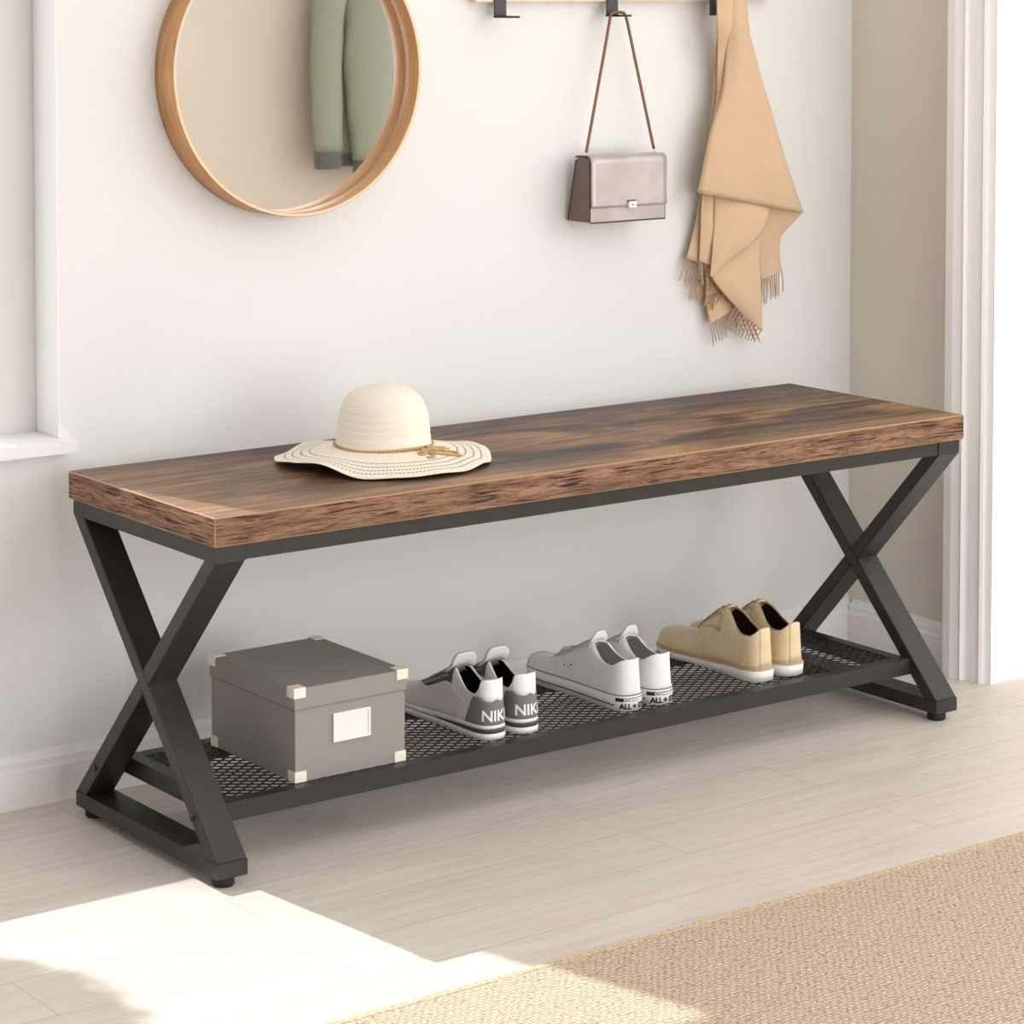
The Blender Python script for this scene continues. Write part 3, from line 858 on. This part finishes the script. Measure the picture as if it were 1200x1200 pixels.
# bow at the front right
ab = math.radians(-68)
bc = Vector((math.cos(ab), math.sin(ab), 0)); bt = Vector((-math.sin(ab), math.cos(ab), 0))
P0 = bc*(R0+.004)+Vector((0, 0, zc0+.002))
bm = BM()
def on_brim(out, side, up=.002):
    q = bc*(R0+out)+bt*side; a = math.atan2(q.y, q.x); f = (math.hypot(q.x, q.y)-R0)/(R1-R0)
    return Vector((q.x, q.y, brim_z(max(0, f), a)+up))
for pts in ([(.004, 0), (.010, .012), (.013, .026), (.011, .034), (.007, .026), (.004, .006)], [(.004, 0), (.010, -.010), (.014, -.022), (.011, -.028), (.006, -.018), (.004, -.004)],
            [(.004, 0), (.014, .010), (.022, .022), (.028, .032), (.034, .036)], [(.004, 0), (.018, -.004), (.030, .006), (.042, .020), (.047, .024)], [(.004, 0), (.012, -.010), (.022, -.012), (.028, -.020), (.024, -.028)]):
    tube(bm, [on_brim(*q, .0028) for q in curve_pts(pts, 16)], .0014, 6, flat=1.8)
tube(bm, [P0-bt*.003, P0+bt*.003], .0035, 8)
for (a0, b0, a1, b1, w) in ((.005, .004, .013, .034, .0062), (.005, .002, .020, .034, .0046), (.006, -.004, .010, -.022, .0050)):
    n = 10; rows = []
    for i in range(n+1):
        f = i/n; ww = w*math.sin(PI*(.12+.80*f))
        o_, s_ = a0+(a1-a0)*f, b0+(b1-b0)*f
        rows.append([on_brim(o_-ww*.5, s_, .0035), on_brim(o_, s_, .0055), on_brim(o_+ww*.5, s_, .0035)])
    grid(bm, rows)
obj('bow', bm, CORD, band, True)

# ------------------------------------------------------------------ round mirror
mc = Vector((.3935, 0, 1.0205)); MR = .2125
mir = thing('round_mirror', 'round mirror in a deep bent wood hoop hung on the pale wall', 'mirror', (mc.x, YW, mc.z))
y_front, y_back, mt = .4225, YW-.0008, .0058
bm = BM()
sec = [(MR, y_back, 0), (MR, y_front+.001, 0), (MR-.0008, y_front, 1), (MR-mt+.0008, y_front, 1), (MR-mt, y_front+.001, 0), (MR-mt, y_back, 0)]
n = 160
rings = [[(r*math.cos(2*PI*i/n), y-YW, r*math.sin(2*PI*i/n)) for i in range(n)] for r, y, _ in sec]
V = [[bm.verts.new(p) for p in r] for r in rings]
for k_ in range(len(sec)):
    k2 = (k_+1) % len(sec)
    for i in range(n):
        f = bm.faces.new((V[k_][i], V[k2][i], V[k2][(i+1) % n], V[k_][(i+1) % n])); f.material_index = 1 if sec[k_][2] and sec[k2][2] else 0
bmesh.ops.recalc_face_normals(bm, faces=bm.faces)
hoop = obj('frame', bm, [HOOP, HOOPRIM], mir, True)
for p in hoop.data.polygons: p.use_smooth = abs(p.normal.y) < .5
bm = BM()
vs = [bm.verts.new(((MR-mt)*math.cos(2*PI*i/n), -.0205, (MR-mt)*math.sin(2*PI*i/n))) for i in range(n)]
f = bm.faces.new(vs)
if f.normal.y > 0: f.normal_flip()
obj('glass', bm, MIRROR, mir)

# ------------------------------------------------------------------ coat rack
rack = thing('coat_rack', 'pale wood coat rack board with black metal hooks on the wall', 'coat rack', (1.0, YW, 1.12))
bm = BM(); box(bm, -.2685, .345, -.0205, -.0005, 0, .085); bevel(bm, .0015, 2); obj('board', bm, RACKW, rack)
for xh in (.765, .987, .1985+1.006):
    bm = BM(); x = xh-1.0
    box(bm, x, x+.0215, -.0245, -.0207, -.0215, .07)
    hk = obj('hook', bm, HOOKM, rack)
    bm = BM(); box(bm, x-.0006, x+.0221, -.0590, -.0207, -.0245, -.0213); bevel(bm, .0006, 1); obj('ledge', bm, HOOKD, hk)

# ------------------------------------------------------------------ handbag
bag = thing('handbag', 'small taupe metallic leather handbag hanging by its strap from the middle hook', 'bag', (.998, .44, .77))
def gpart(name, bm, m, parent=bag, smooth=False):
    o = obj(name, bm, m, parent, smooth)
    return under(o, bag) if parent is bag else o
gx0, gx1, gz0, gz1 = .9205, 1.0725, .7705, .8725
yb0, yt0, ybk, ybt = .4100, .4125, .4700, .4490
prf = [(yb0, gz0), (yt0-.0015, gz1-.004), (yt0+.005, gz1), (ybt-.004, gz1), (ybt, gz1-.005), (ybk, gz0)]
bm = BM(); prism(bm, prf, 0, gx0, gx1)
for f in bm.faces: f.material_index = 1 if abs(f.normal.x) > .5 else 0
bevel(bm, .0014, 2)
bagb = gpart('bag_body', bm, [BAGM, BAGS])
# gusset folds on the side and piping
bm = BM()
for xs in (gx0-.0004, gx1+.0004):
    tube(bm, [(xs, yb0+.0015, gz0+.001), (xs, yt0, gz1-.003)], .0011, 6); tube(bm, [(xs, ybk-.001, gz0+.001), (xs, ybt-.001, gz1-.004)], .0011, 6)
tube(bm, [(gx0, yb0, gz0), (gx1, yb0, gz0)], .0013, 6)
gpart('piping', bm, BAGE, bagb, True)
# flap over the front, its profile following the body
fp = curve_pts([(ybt-.001, gz1-.0005), (ybt-.007, gz1+.0018), (yt0+.008, gz1+.0020), (yt0-.0005, gz1-.0006), (yt0-.0026, gz1-.008), (yb0-.0002, gz0+.050), (yb0-.0010, gz0+.0235)], 30)
bm = BM()
nx = 14
def flap_x(i): return gx0-.0012+(gx1-gx0+.0024)*i/nx
rows = [[(flap_x(i), y, z) for i in range(nx+1)] for (y, z) in fp]
grid(bm, rows)
bmesh.ops.recalc_face_normals(bm, faces=bm.faces)
fl = gpart('flap', bm, [BAGM, BAGE], bag, True)
so = fl.modifiers.new('Solidify', 'SOLIDIFY'); so.thickness = .0022; so.offset = 1; so.material_offset_rim = 1
bm = BM(); cx_ = (.987+1.011)/2+.001
box(bm, cx_-.0075, cx_+.0075, yb0-.0072, yb0-.0010, gz0+.0215, gz0+.0315); bevel(bm, .0008, 2); cl = gpart('clasp', bm, CHROME, fl)
bm = BM(); tube(bm, [(cx_, yb0-.0071, gz0+.0262), (cx_, yb0-.0078, gz0+.0262)], .0012, 10); gpart('clasp_button', bm, BAGE, cl, True)
bm = BM(); box(bm, cx_-.0085, cx_+.0085, yb0-.0052, yb0-.0010, gz0+.0305, gz0+.0335); gpart('clasp_tab', bm, BAGE, fl)
yst = .431
bm = BM()
top = (.998, .438, 1.1035)
sl = [(.9275, yst, .8805), (.9411, .4325, .9350), (.9548, .434, .9900), (.9684, .4355, 1.0450), (.9785, .437, 1.0860), (.9818, .438, 1.0975), (.9872, .438, 1.1022), (.9975, .438, 1.1026), (1.0080, .438, 1.1020), (1.0128, .438, 1.0965), (1.0165, .437, 1.0820), (1.0290, .4355, 1.0315), (1.0413, .434, .9817), (1.0537, .4325, .9318), (1.0660, yst, .8820)]
tube(bm, curve_pts(sl, 60), .0025, 8)
st_ = gpart('strap', bm, STRAP, bag, True)
for x in (.9275, 1.0660):
    bm = BM()
    tube(bm, [(x+.0035*math.cos(a), yst, .8775+.0032*math.sin(a)) for a in [2*PI*i/16 for i in range(17)]], .0010, 6, caps=False)
    gpart('strap_ring', bm, CHROME, st_, True)
    bm = BM(); tube(bm, [(x, yst, gz1-.0005), (x, yst, gz1+.0042)], .0024, 8); gpart('ring_loop', bm, BAGE, bagb, True)

# ------------------------------------------------------------------ scarf
SC_PANELS = [
    ([(1.1878, 0.4165, 1.1421), (1.1862, 0.4165, 1.0879), (1.2075, 0.445, 1.0227), (1.2066, 0.452, 0.938), (1.1965, 0.457, 0.8534), (1.1838, 0.459, 0.7761), (1.1638, 0.461, 0.7064), (1.1583, 0.461, 0.6954)], [(1.2256, 0.4155, 1.142), (1.2204, 0.4155, 1.0875), (1.2267, 0.435, 1.0226), (1.2221, 0.442, 0.9379), (1.214, 0.447, 0.8391), (1.2087, 0.449, 0.7542), (1.2052, 0.451, 0.6919), (1.2034, 0.451, 0.6807)], 0.004, 2),  # back_strip
    ([(1.1844, 0.447, 0.8192), (1.1792, 0.447, 0.756), (1.1776, 0.449, 0.691)], [(1.2016, 0.439, 0.8189), (1.1983, 0.439, 0.7556), (1.1984, 0.443, 0.6817)], 0.004, 1),  # left_strip
    ([(1.2124, 0.411, 1.1421), (1.2109, 0.411, 1.0933), (1.2107, 0.421, 1.0372), (1.2054, 0.423, 0.9812), (1.1746, 0.423, 0.8911), (1.1628, 0.426, 0.8355), (1.1572, 0.43, 0.8061)], [(1.2402, 0.411, 1.142), (1.246, 0.413, 1.0929), (1.2608, 0.421, 1.0646), (1.2838, 0.421, 1.0006), (1.3091, 0.417, 0.9292), (1.3441, 0.417, 0.8424), (1.3743, 0.422, 0.7832), (1.3888, 0.427, 0.7605)], 0.016, 2.2),  # main
    ([(1.1829, 0.413, 1.1421), (1.184, 0.414, 1.0935), (1.1992, 0.429, 1.0372), (1.2046, 0.437, 0.9667), (1.1991, 0.443, 0.8963)], [(1.2254, 0.411, 1.1421), (1.222, 0.411, 1.0932), (1.2218, 0.421, 1.044), (1.2144, 0.427, 0.9809), (1.1996, 0.435, 0.8896)], 0.006, 1),  # gather
    ([(1.2532, 0.447, 1.1419), (1.2649, 0.447, 1.0641), (1.2902, 0.443, 0.9899)], [(1.2738, 0.447, 1.1419), (1.2802, 0.443, 1.0725), (1.2939, 0.441, 1.0127)], 0.003, 1),  # right_strip
    ([(1.2034, 0.441, 0.8088), (1.2001, 0.439, 0.7555), (1.1941, 0.436, 0.6995), (1.1898, 0.435, 0.666)], [(1.3208, 0.431, 0.7839), (1.3024, 0.425, 0.7481), (1.2854, 0.425, 0.7262), (1.2656, 0.426, 0.713), (1.2216, 0.429, 0.6899), (1.1917, 0.434, 0.6652)], 0.008, 1),  # under
    ([(1.2938, 0.443, 0.7357), (1.2337, 0.443, 0.6965), (1.1986, 0.441, 0.6663), (1.2194, 0.439, 0.6381), (1.257, 0.439, 0.6054), (1.3065, 0.441, 0.567)], [(1.3015, 0.441, 0.7354), (1.301, 0.439, 0.6926), (1.3023, 0.437, 0.6597), (1.3044, 0.437, 0.6323), (1.3055, 0.437, 0.602), (1.3094, 0.44, 0.5662)], 0.006, 1),  # lower
    ([(1.297, 0.447, 0.784), (1.303, 0.449, 0.7204), (1.3168, 0.451, 0.6503)], [(1.3876, 0.43, 0.7603), (1.3728, 0.437, 0.7433), (1.355, 0.447, 0.7175), (1.3579, 0.451, 0.6881), (1.3638, 0.452, 0.6615)], 0.005, 1),  # right_back
    ([(1.2045, 0.463, 0.661), (1.203, 0.461, 0.6258), (1.2108, 0.459, 0.5826)], [(1.2386, 0.457, 0.6593), (1.2559, 0.455, 0.6197), (1.2597, 0.455, 0.6065)], 0.003, 1),  # inner
]
SC_FRINGE = {
    'left': [[(1.1593, 0.46, 0.6954), (1.1529, 0.4609, 0.6771), (1.1462, 0.4617, 0.6589)], [(1.1645, 0.46, 0.6948), (1.1613, 0.4609, 0.6737), (1.1573, 0.4617, 0.6526)], [(1.1696, 0.46, 0.6941), (1.1656, 0.4608, 0.6772), (1.1591, 0.4617, 0.6605)], [(1.1748, 0.46, 0.6934), (1.1724, 0.4609, 0.6748), (1.1664, 0.4617, 0.6565)], [(1.1799, 0.46, 0.6927), (1.1768, 0.4608, 0.6699), (1.1739, 0.4617, 0.6471)], [(1.1851, 0.46, 0.692), (1.1835, 0.4609, 0.674), (1.1809, 0.4617, 0.656)], [(1.1759, 0.447, 0.6913), (1.1818, 0.4485, 0.6687), (1.186, 0.45, 0.6461)], [(1.1798, 0.447, 0.6905), (1.1843, 0.4485, 0.6712), (1.1869, 0.45, 0.652)], [(1.1837, 0.447, 0.6896), (1.1849, 0.4485, 0.6689), (1.1896, 0.45, 0.6479)], [(1.1875, 0.447, 0.6888), (1.1934, 0.4485, 0.6666), (1.1976, 0.45, 0.6444)], [(1.1914, 0.447, 0.688), (1.1981, 0.4485, 0.664), (1.2017, 0.45, 0.6401)], [(1.1953, 0.447, 0.6872), (1.1967, 0.4485, 0.6629), (1.1984, 0.45, 0.6385)], [(1.1992, 0.447, 0.6864), (1.2033, 0.4485, 0.6613), (1.2104, 0.45, 0.636)], [(1.1732, 0.461, 0.6638), (1.1703, 0.4618, 0.6449), (1.1679, 0.4626, 0.6261)], [(1.1773, 0.461, 0.66), (1.1746, 0.4618, 0.6434), (1.1729, 0.4626, 0.6268)], [(1.1813, 0.461, 0.6617), (1.1822, 0.4618, 0.6445), (1.1801, 0.4626, 0.6275)], [(1.1854, 0.461, 0.6591), (1.1885, 0.4618, 0.6403), (1.188, 0.4626, 0.6218)], [(1.1895, 0.461, 0.6589), (1.1882, 0.4618, 0.6404), (1.1836, 0.4626, 0.6222)], [(1.1936, 0.461, 0.657), (1.1918, 0.4618, 0.6392), (1.1922, 0.4626, 0.6214)], [(1.1976, 0.461, 0.6572), (1.1953, 0.4618, 0.6416), (1.1963, 0.4626, 0.6259)], [(1.2017, 0.461, 0.6568), (1.2045, 0.4618, 0.6418), (1.205, 0.4626, 0.627)], [(1.1998, 0.453, 0.6324), (1.197, 0.4542, 0.6232), (1.1957, 0.4554, 0.6137)], [(1.2043, 0.453, 0.633), (1.2019, 0.4542, 0.6195), (1.2029, 0.4554, 0.6059)], [(1.2087, 0.453, 0.6335), (1.2083, 0.4542, 0.6246), (1.2062, 0.4554, 0.6159)], [(1.2132, 0.453, 0.6341), (1.2127, 0.4542, 0.6204), (1.2086, 0.4554, 0.607)], [(1.2177, 0.453, 0.6346), (1.2153, 0.4542, 0.6204), (1.2143, 0.4554, 0.6061)], [(1.2222, 0.453, 0.6351), (1.2171, 0.4542, 0.6234), (1.2156, 0.4554, 0.6114)], [(1.2266, 0.453, 0.6357), (1.2242, 0.4542, 0.6248), (1.221, 0.4554, 0.6141)], [(1.2311, 0.453, 0.6362), (1.2295, 0.4542, 0.6274), (1.2251, 0.4554, 0.6188)]],
    'bottom': [[(1.2082, 0.456, 0.5831), (1.2144, 0.4571, 0.5642), (1.2182, 0.4581, 0.5453)], [(1.214, 0.456, 0.5857), (1.2193, 0.4571, 0.5686), (1.2245, 0.4581, 0.5514)], [(1.2198, 0.456, 0.5883), (1.2262, 0.4571, 0.5705), (1.2323, 0.4581, 0.5528)], [(1.2256, 0.456, 0.5908), (1.2318, 0.4571, 0.5719), (1.2379, 0.4581, 0.5529)], [(1.2314, 0.456, 0.5934), (1.2361, 0.457, 0.5754), (1.2423, 0.4581, 0.5571)], [(1.2372, 0.456, 0.596), (1.2423, 0.4571, 0.577), (1.2472, 0.4581, 0.5579)], [(1.2431, 0.456, 0.5986), (1.2487, 0.4571, 0.583), (1.2549, 0.4581, 0.5673)], [(1.2489, 0.456, 0.6012), (1.2553, 0.4571, 0.5854), (1.261, 0.4581, 0.5698)], [(1.2548, 0.456, 0.6037), (1.2614, 0.457, 0.5879), (1.2672, 0.4581, 0.572)], [(1.2606, 0.456, 0.6063), (1.2658, 0.4571, 0.5883), (1.2719, 0.4581, 0.5702)], [(1.2494, 0.441, 0.6087), (1.2408, 0.4428, 0.5915), (1.2336, 0.4446, 0.5743)], [(1.2559, 0.441, 0.6041), (1.2466, 0.4428, 0.5878), (1.236, 0.4446, 0.5717)], [(1.2624, 0.441, 0.5994), (1.2537, 0.4428, 0.5846), (1.2446, 0.4446, 0.5697)], [(1.2689, 0.441, 0.5948), (1.2604, 0.4428, 0.5809), (1.2524, 0.4446, 0.5669)], [(1.2755, 0.441, 0.5902), (1.2674, 0.4428, 0.5761), (1.2599, 0.4446, 0.562)], [(1.282, 0.441, 0.5855), (1.2739, 0.4428, 0.5716), (1.2673, 0.4446, 0.5576)], [(1.2886, 0.441, 0.5809), (1.2819, 0.4428, 0.5676), (1.2757, 0.4446, 0.5544)], [(1.2952, 0.441, 0.5762), (1.2876, 0.4428, 0.5635), (1.2809, 0.4446, 0.5508)], [(1.3018, 0.441, 0.5715), (1.2952, 0.4428, 0.5604), (1.288, 0.4446, 0.5493)], [(1.3084, 0.441, 0.5669), (1.3014, 0.4428, 0.5566), (1.2949, 0.4446, 0.5464)], [(1.25, 0.446, 0.6096), (1.2636, 0.4476, 0.5872), (1.2763, 0.4491, 0.5648)], [(1.2566, 0.446, 0.6048), (1.2671, 0.4476, 0.5841), (1.2772, 0.4491, 0.5633)], [(1.2632, 0.446, 0.6), (1.2753, 0.4476, 0.5797), (1.2882, 0.4491, 0.5593)], [(1.2699, 0.446, 0.5952), (1.2789, 0.4476, 0.5759), (1.2888, 0.4491, 0.5565)], [(1.2765, 0.446, 0.5904), (1.2874, 0.4476, 0.571), (1.2993, 0.4491, 0.5514)], [(1.2832, 0.446, 0.5856), (1.2927, 0.4476, 0.5675), (1.3018, 0.4491, 0.5494)], [(1.2899, 0.446, 0.5807), (1.2998, 0.4476, 0.5652), (1.3109, 0.4491, 0.5494)], [(1.2966, 0.446, 0.5759), (1.3049, 0.4476, 0.5602), (1.3139, 0.4491, 0.5444)]],
    'right': [[(1.3187, 0.451, 0.6502), (1.3197, 0.4523, 0.6305), (1.3213, 0.4536, 0.6109)], [(1.3242, 0.451, 0.6516), (1.3244, 0.4523, 0.6295), (1.3272, 0.4536, 0.6071)], [(1.3297, 0.451, 0.653), (1.3315, 0.4523, 0.6307), (1.3304, 0.4536, 0.6085)], [(1.3352, 0.451, 0.6545), (1.3401, 0.4523, 0.6344), (1.3416, 0.4536, 0.6146)], [(1.3407, 0.451, 0.6559), (1.3447, 0.4523, 0.637), (1.3468, 0.4536, 0.6182)], [(1.3463, 0.451, 0.6573), (1.3491, 0.4523, 0.6363), (1.3518, 0.4536, 0.6152)], [(1.3518, 0.451, 0.6588), (1.3519, 0.4523, 0.6395), (1.3542, 0.4536, 0.6201)], [(1.3573, 0.451, 0.6602), (1.3571, 0.4523, 0.6397), (1.3585, 0.4536, 0.6191)], [(1.3629, 0.451, 0.6617), (1.3672, 0.4523, 0.6436), (1.3683, 0.4536, 0.6258)]],
}
scarf = thing('scarf', 'camel wool scarf with fringed ends draped from the end hook of the coat rack', 'scarf', (1.25, .44, .70))
def fpart(name, bm, m, parent=scarf):
    o = obj(name, bm, m, parent, True)
    if parent is scarf: o.matrix_parent_inverse = Matrix.Translation(scarf.location).inverted()
    return o
bm = BM()
for L_, R_, bulge, fr in SC_PANELS:
    nv, nu = 40, 22
    Lc, Rc = curve_pts(L_, nv), curve_pts(R_, nv)
    rows = []
    for j in range(nv):
        a, b = Vector(Lc[j]), Vector(Rc[j]); wd = (b-a).length; row = []
        for i in range(nu+1):
            f = i/nu; p = a.lerp(b, f)
            k_ = min(1, wd/.06)
            p.y -= bulge*k_*(math.sin(PI*f)**.8*.75 + .30*math.sin(PI*fr*f+.6*j/nv*2)*math.sin(PI*f))
            p.y -= .0012*noise.noise(Vector((p.x*25, p.z*18, 1)))
            row.append(p)
        rows.append(row)
    grid(bm, rows)
bmesh.ops.recalc_face_normals(bm, faces=bm.faces)
cl_ = fpart('cloth', bm, SCARF)
so = cl_.modifiers.new('Solidify', 'SOLIDIFY'); so.thickness = .0022; so.offset = 0
for key, m_ in (('left', FRINGE), ('bottom', FRINGE), ('right', FRINGE)):
    bm = BM()
    for st3 in SC_FRINGE[key]:
        tube(bm, curve_pts(st3, 7), [.00105]*6+[.0006], 5)
    fpart('fringe', bm, m_)


# ------------------------------------------------------------------ jacket on the far wall (seen in the mirror)
jk = thing('jacket', 'sage green jacket with dark ribbed cuffs, reflected in the round mirror', 'jacket', (2.88, -3.12, 1.30))
def jpart(name, bm, m, parent=jk):
    o = obj(name, bm, m, parent, True)
    return under(o, jk) if parent is jk else o
def loft(bm, secs, n=28, wr=.0):
    """secs: (x, y, z, half width x, half depth y)"""
    rows = []
    for i, (x, y, z, a, b) in enumerate(secs):
        rows.append([(x+a*math.cos(t_)*(1+wr*math.sin(5*t_+i*.9)), y+b*math.sin(t_)*(1+wr*math.sin(4*t_+i*1.3)), z) for t_ in [2*PI*j/n for j in range(n)]])
    V = grid(bm, rows, close_u=True); bm.faces.new(V[0]); bm.faces.new(V[-1]); bmesh.ops.recalc_face_normals(bm, faces=bm.faces)
yj = -3.145
bm = BM(); loft(bm, curve_pts([(2.93, yj, .615, .165, .030), (2.93, yj, .70, .170, .032), (2.92, yj, .90, .165, .034), (2.91, yj, 1.10, .165, .040), (2.90, yj, 1.25, .150, .042), (2.90, yj, 1.31, .075, .035), (2.90, yj, 1.34, .045, .025)], 30), 36, .03)
jb = jpart('body', bm, JACK)
bm = BM(); loft(bm, [(2.93, yj, .575, .150, .027), (2.93, yj, .60, .154, .029), (2.93, yj, .618, .160, .030)], 36, .02); jpart('hem_band', bm, CUFF, jb)
# near sleeve with its cuff, then the second sleeve hanging across the front
for pts, cuffp in (([(2.727, yj+.035, .625, .047, .030), (2.725, yj+.035, .70, .051, .033), (2.722, yj+.034, .85, .053, .036), (2.728, yj+.030, 1.0, .055, .038), (2.755, yj+.022, 1.14, .060, .042), (2.80, yj+.015, 1.26, .062, .045)], (2.7265, yj+.035, .571, .632, .0465, .029)),
                   ([(2.856, yj+.050, .595, .046, .032), (2.859, yj+.050, .68, .060, .036), (2.864, yj+.050, .80, .080, .042), (2.872, yj+.048, .94, .092, .046), (2.885, yj+.040, 1.08, .092, .048), (2.93, yj+.028, 1.24, .085, .046)], (2.8550, yj+.050, .538, .606, .0445, .030))):
    bm = BM(); loft(bm, curve_pts(pts, 26), 28, .035); sl_ = jpart('sleeve', bm, JACK)
    x, y, z0_, z1_, a, b = cuffp
    bm = BM(); loft(bm, [(x, y, z0_, a*.93, b*.9), (x, y, z0_+.004, a*.98, b), (x, y, z1_-.006, a, b), (x, y, z1_, a*1.01, b*1.01)], 28); jpart('cuff', bm, CUFF, sl_)
peg = thing('coat_peg', 'small black peg on the far wall holding the sage jacket', 'hook', (2.90, -3.2, 1.335))
bm = BM(); tube(bm, [(0, .0005, 0), (0, .05, 0), (0, .055, .006)], .006, 10); obj('peg', bm, HOOKM, peg, True)

# round bush outside the window: its shadow shapes the sun patch on the floor
sd = Vector((.1875, -.75, -1.0)).normalized()
def bush(name, label, ground, t, R, seed, n=900):
    rnd = random.Random(seed)
    P = Vector(ground)-sd*t
    root = thing(name, label, 'bush', (P.x, P.y, 0))
    bm = BM()
    bmesh.ops.create_icosphere(bm, subdivisions=3, radius=R*.9)
    for i in range(n):
        d = Vector((rnd.gauss(0, 1), rnd.gauss(0, 1), rnd.gauss(0, 1))).normalized(); q = d*R*(.9+.1*rnd.random())
        a = d.orthogonal().normalized(); a.rotate(Matrix.Rotation(rnd.random()*6.28, 3, d)); b = d.cross(a)
        s_ = R*.09; a = a*s_+d*s_*.5; b = b*s_*.5
        v = [bm.verts.new(q-a), bm.verts.new(q+b), bm.verts.new(q+a), bm.verts.new(q-b)]; bm.faces.new(v)
    for v in bm.verts: v.co.z += P.z
    obj('foliage', bm, LEAF, root)
    bm = BM(); tube(bm, [(0, 0, -.02), (0, 0, P.z-R*.7)], .02, 8); obj('trunk', bm, BAGE, root)
bush('garden_bush', 'round clipped green bush outside the window', (-.445, -.20, 0), 1.9, .195, 3)

# ------------------------------------------------------------------ light
w = bpy.data.worlds.new('World'); S.world = w; w.use_nodes = True
bg = w.node_tree.nodes['Background']; bg.inputs[0].default_value = (.95, .975, 1.0, 1); bg.inputs[1].default_value = 2.6
def lamp(name, typ, loc, energy, col=(1, 1, 1), size=1, size_y=None, target=None, angle=None):
    l = bpy.data.lights.new(name, typ); l.energy = energy; l.color = col
    if typ == 'AREA':
        l.size = size
        if size_y: l.shape = 'RECTANGLE'; l.size_y = size_y
    if angle is not None: l.angle = angle
    o = bpy.data.objects.new(name, l); COL.objects.link(o); o.location = loc
    if target is not None: o.rotation_euler = (Vector(target)-Vector(loc)).to_track_quat('-Z', 'Y').to_euler()
    return o
lamp('key_light', 'AREA', (2.6, -2.7, 1.9), 25, (.97, .985, 1), 1.5, 1.2, (.7, .4, .5))
lamp('overhead_fill', 'AREA', (.5, -1.5, 2.47), 18, (.95, .975, 1), 5.0, 2.8, (.5, -1.5, 0))  # unseen soft fill added below the ceiling
lamp('front_fill', 'AREA', (.65, -3.1, .80), 50, (.92, .962, 1), 2.6, 1.5, (.7, .477, .50))  # unseen low fill added at the front to lift the wall under the bench
sun = lamp('sun', 'SUN', (-1, 3, 4), 4.6, (1, .98, .96), target=Vector((-1, 3, 4))+sd, angle=.012)

# ------------------------------------------------------------------ camera
cd = bpy.data.cameras.new('camera'); co = bpy.data.objects.new('camera', cd); COL.objects.link(co)
F, CX, CY, CZ, YAW, PIT, PPY = 3113.9, -1.65928, -2.8793, 1.15703, .635337, .0554823, 147.22
cd.sensor_fit = 'HORIZONTAL'; cd.sensor_width = 36; cd.lens = F*36/1200
cd.shift_y = -(600-PPY)/1200; cd.clip_start = .05; cd.clip_end = 60
co.location = (CX, CY, CZ); co.rotation_euler = (PI/2-PIT, 0, -YAW)
S.camera = co
S.view_settings.view_transform = 'Standard'; S.view_settings.look = 'None'; S.view_settings.exposure = -.07; S.view_settings.gamma = 1
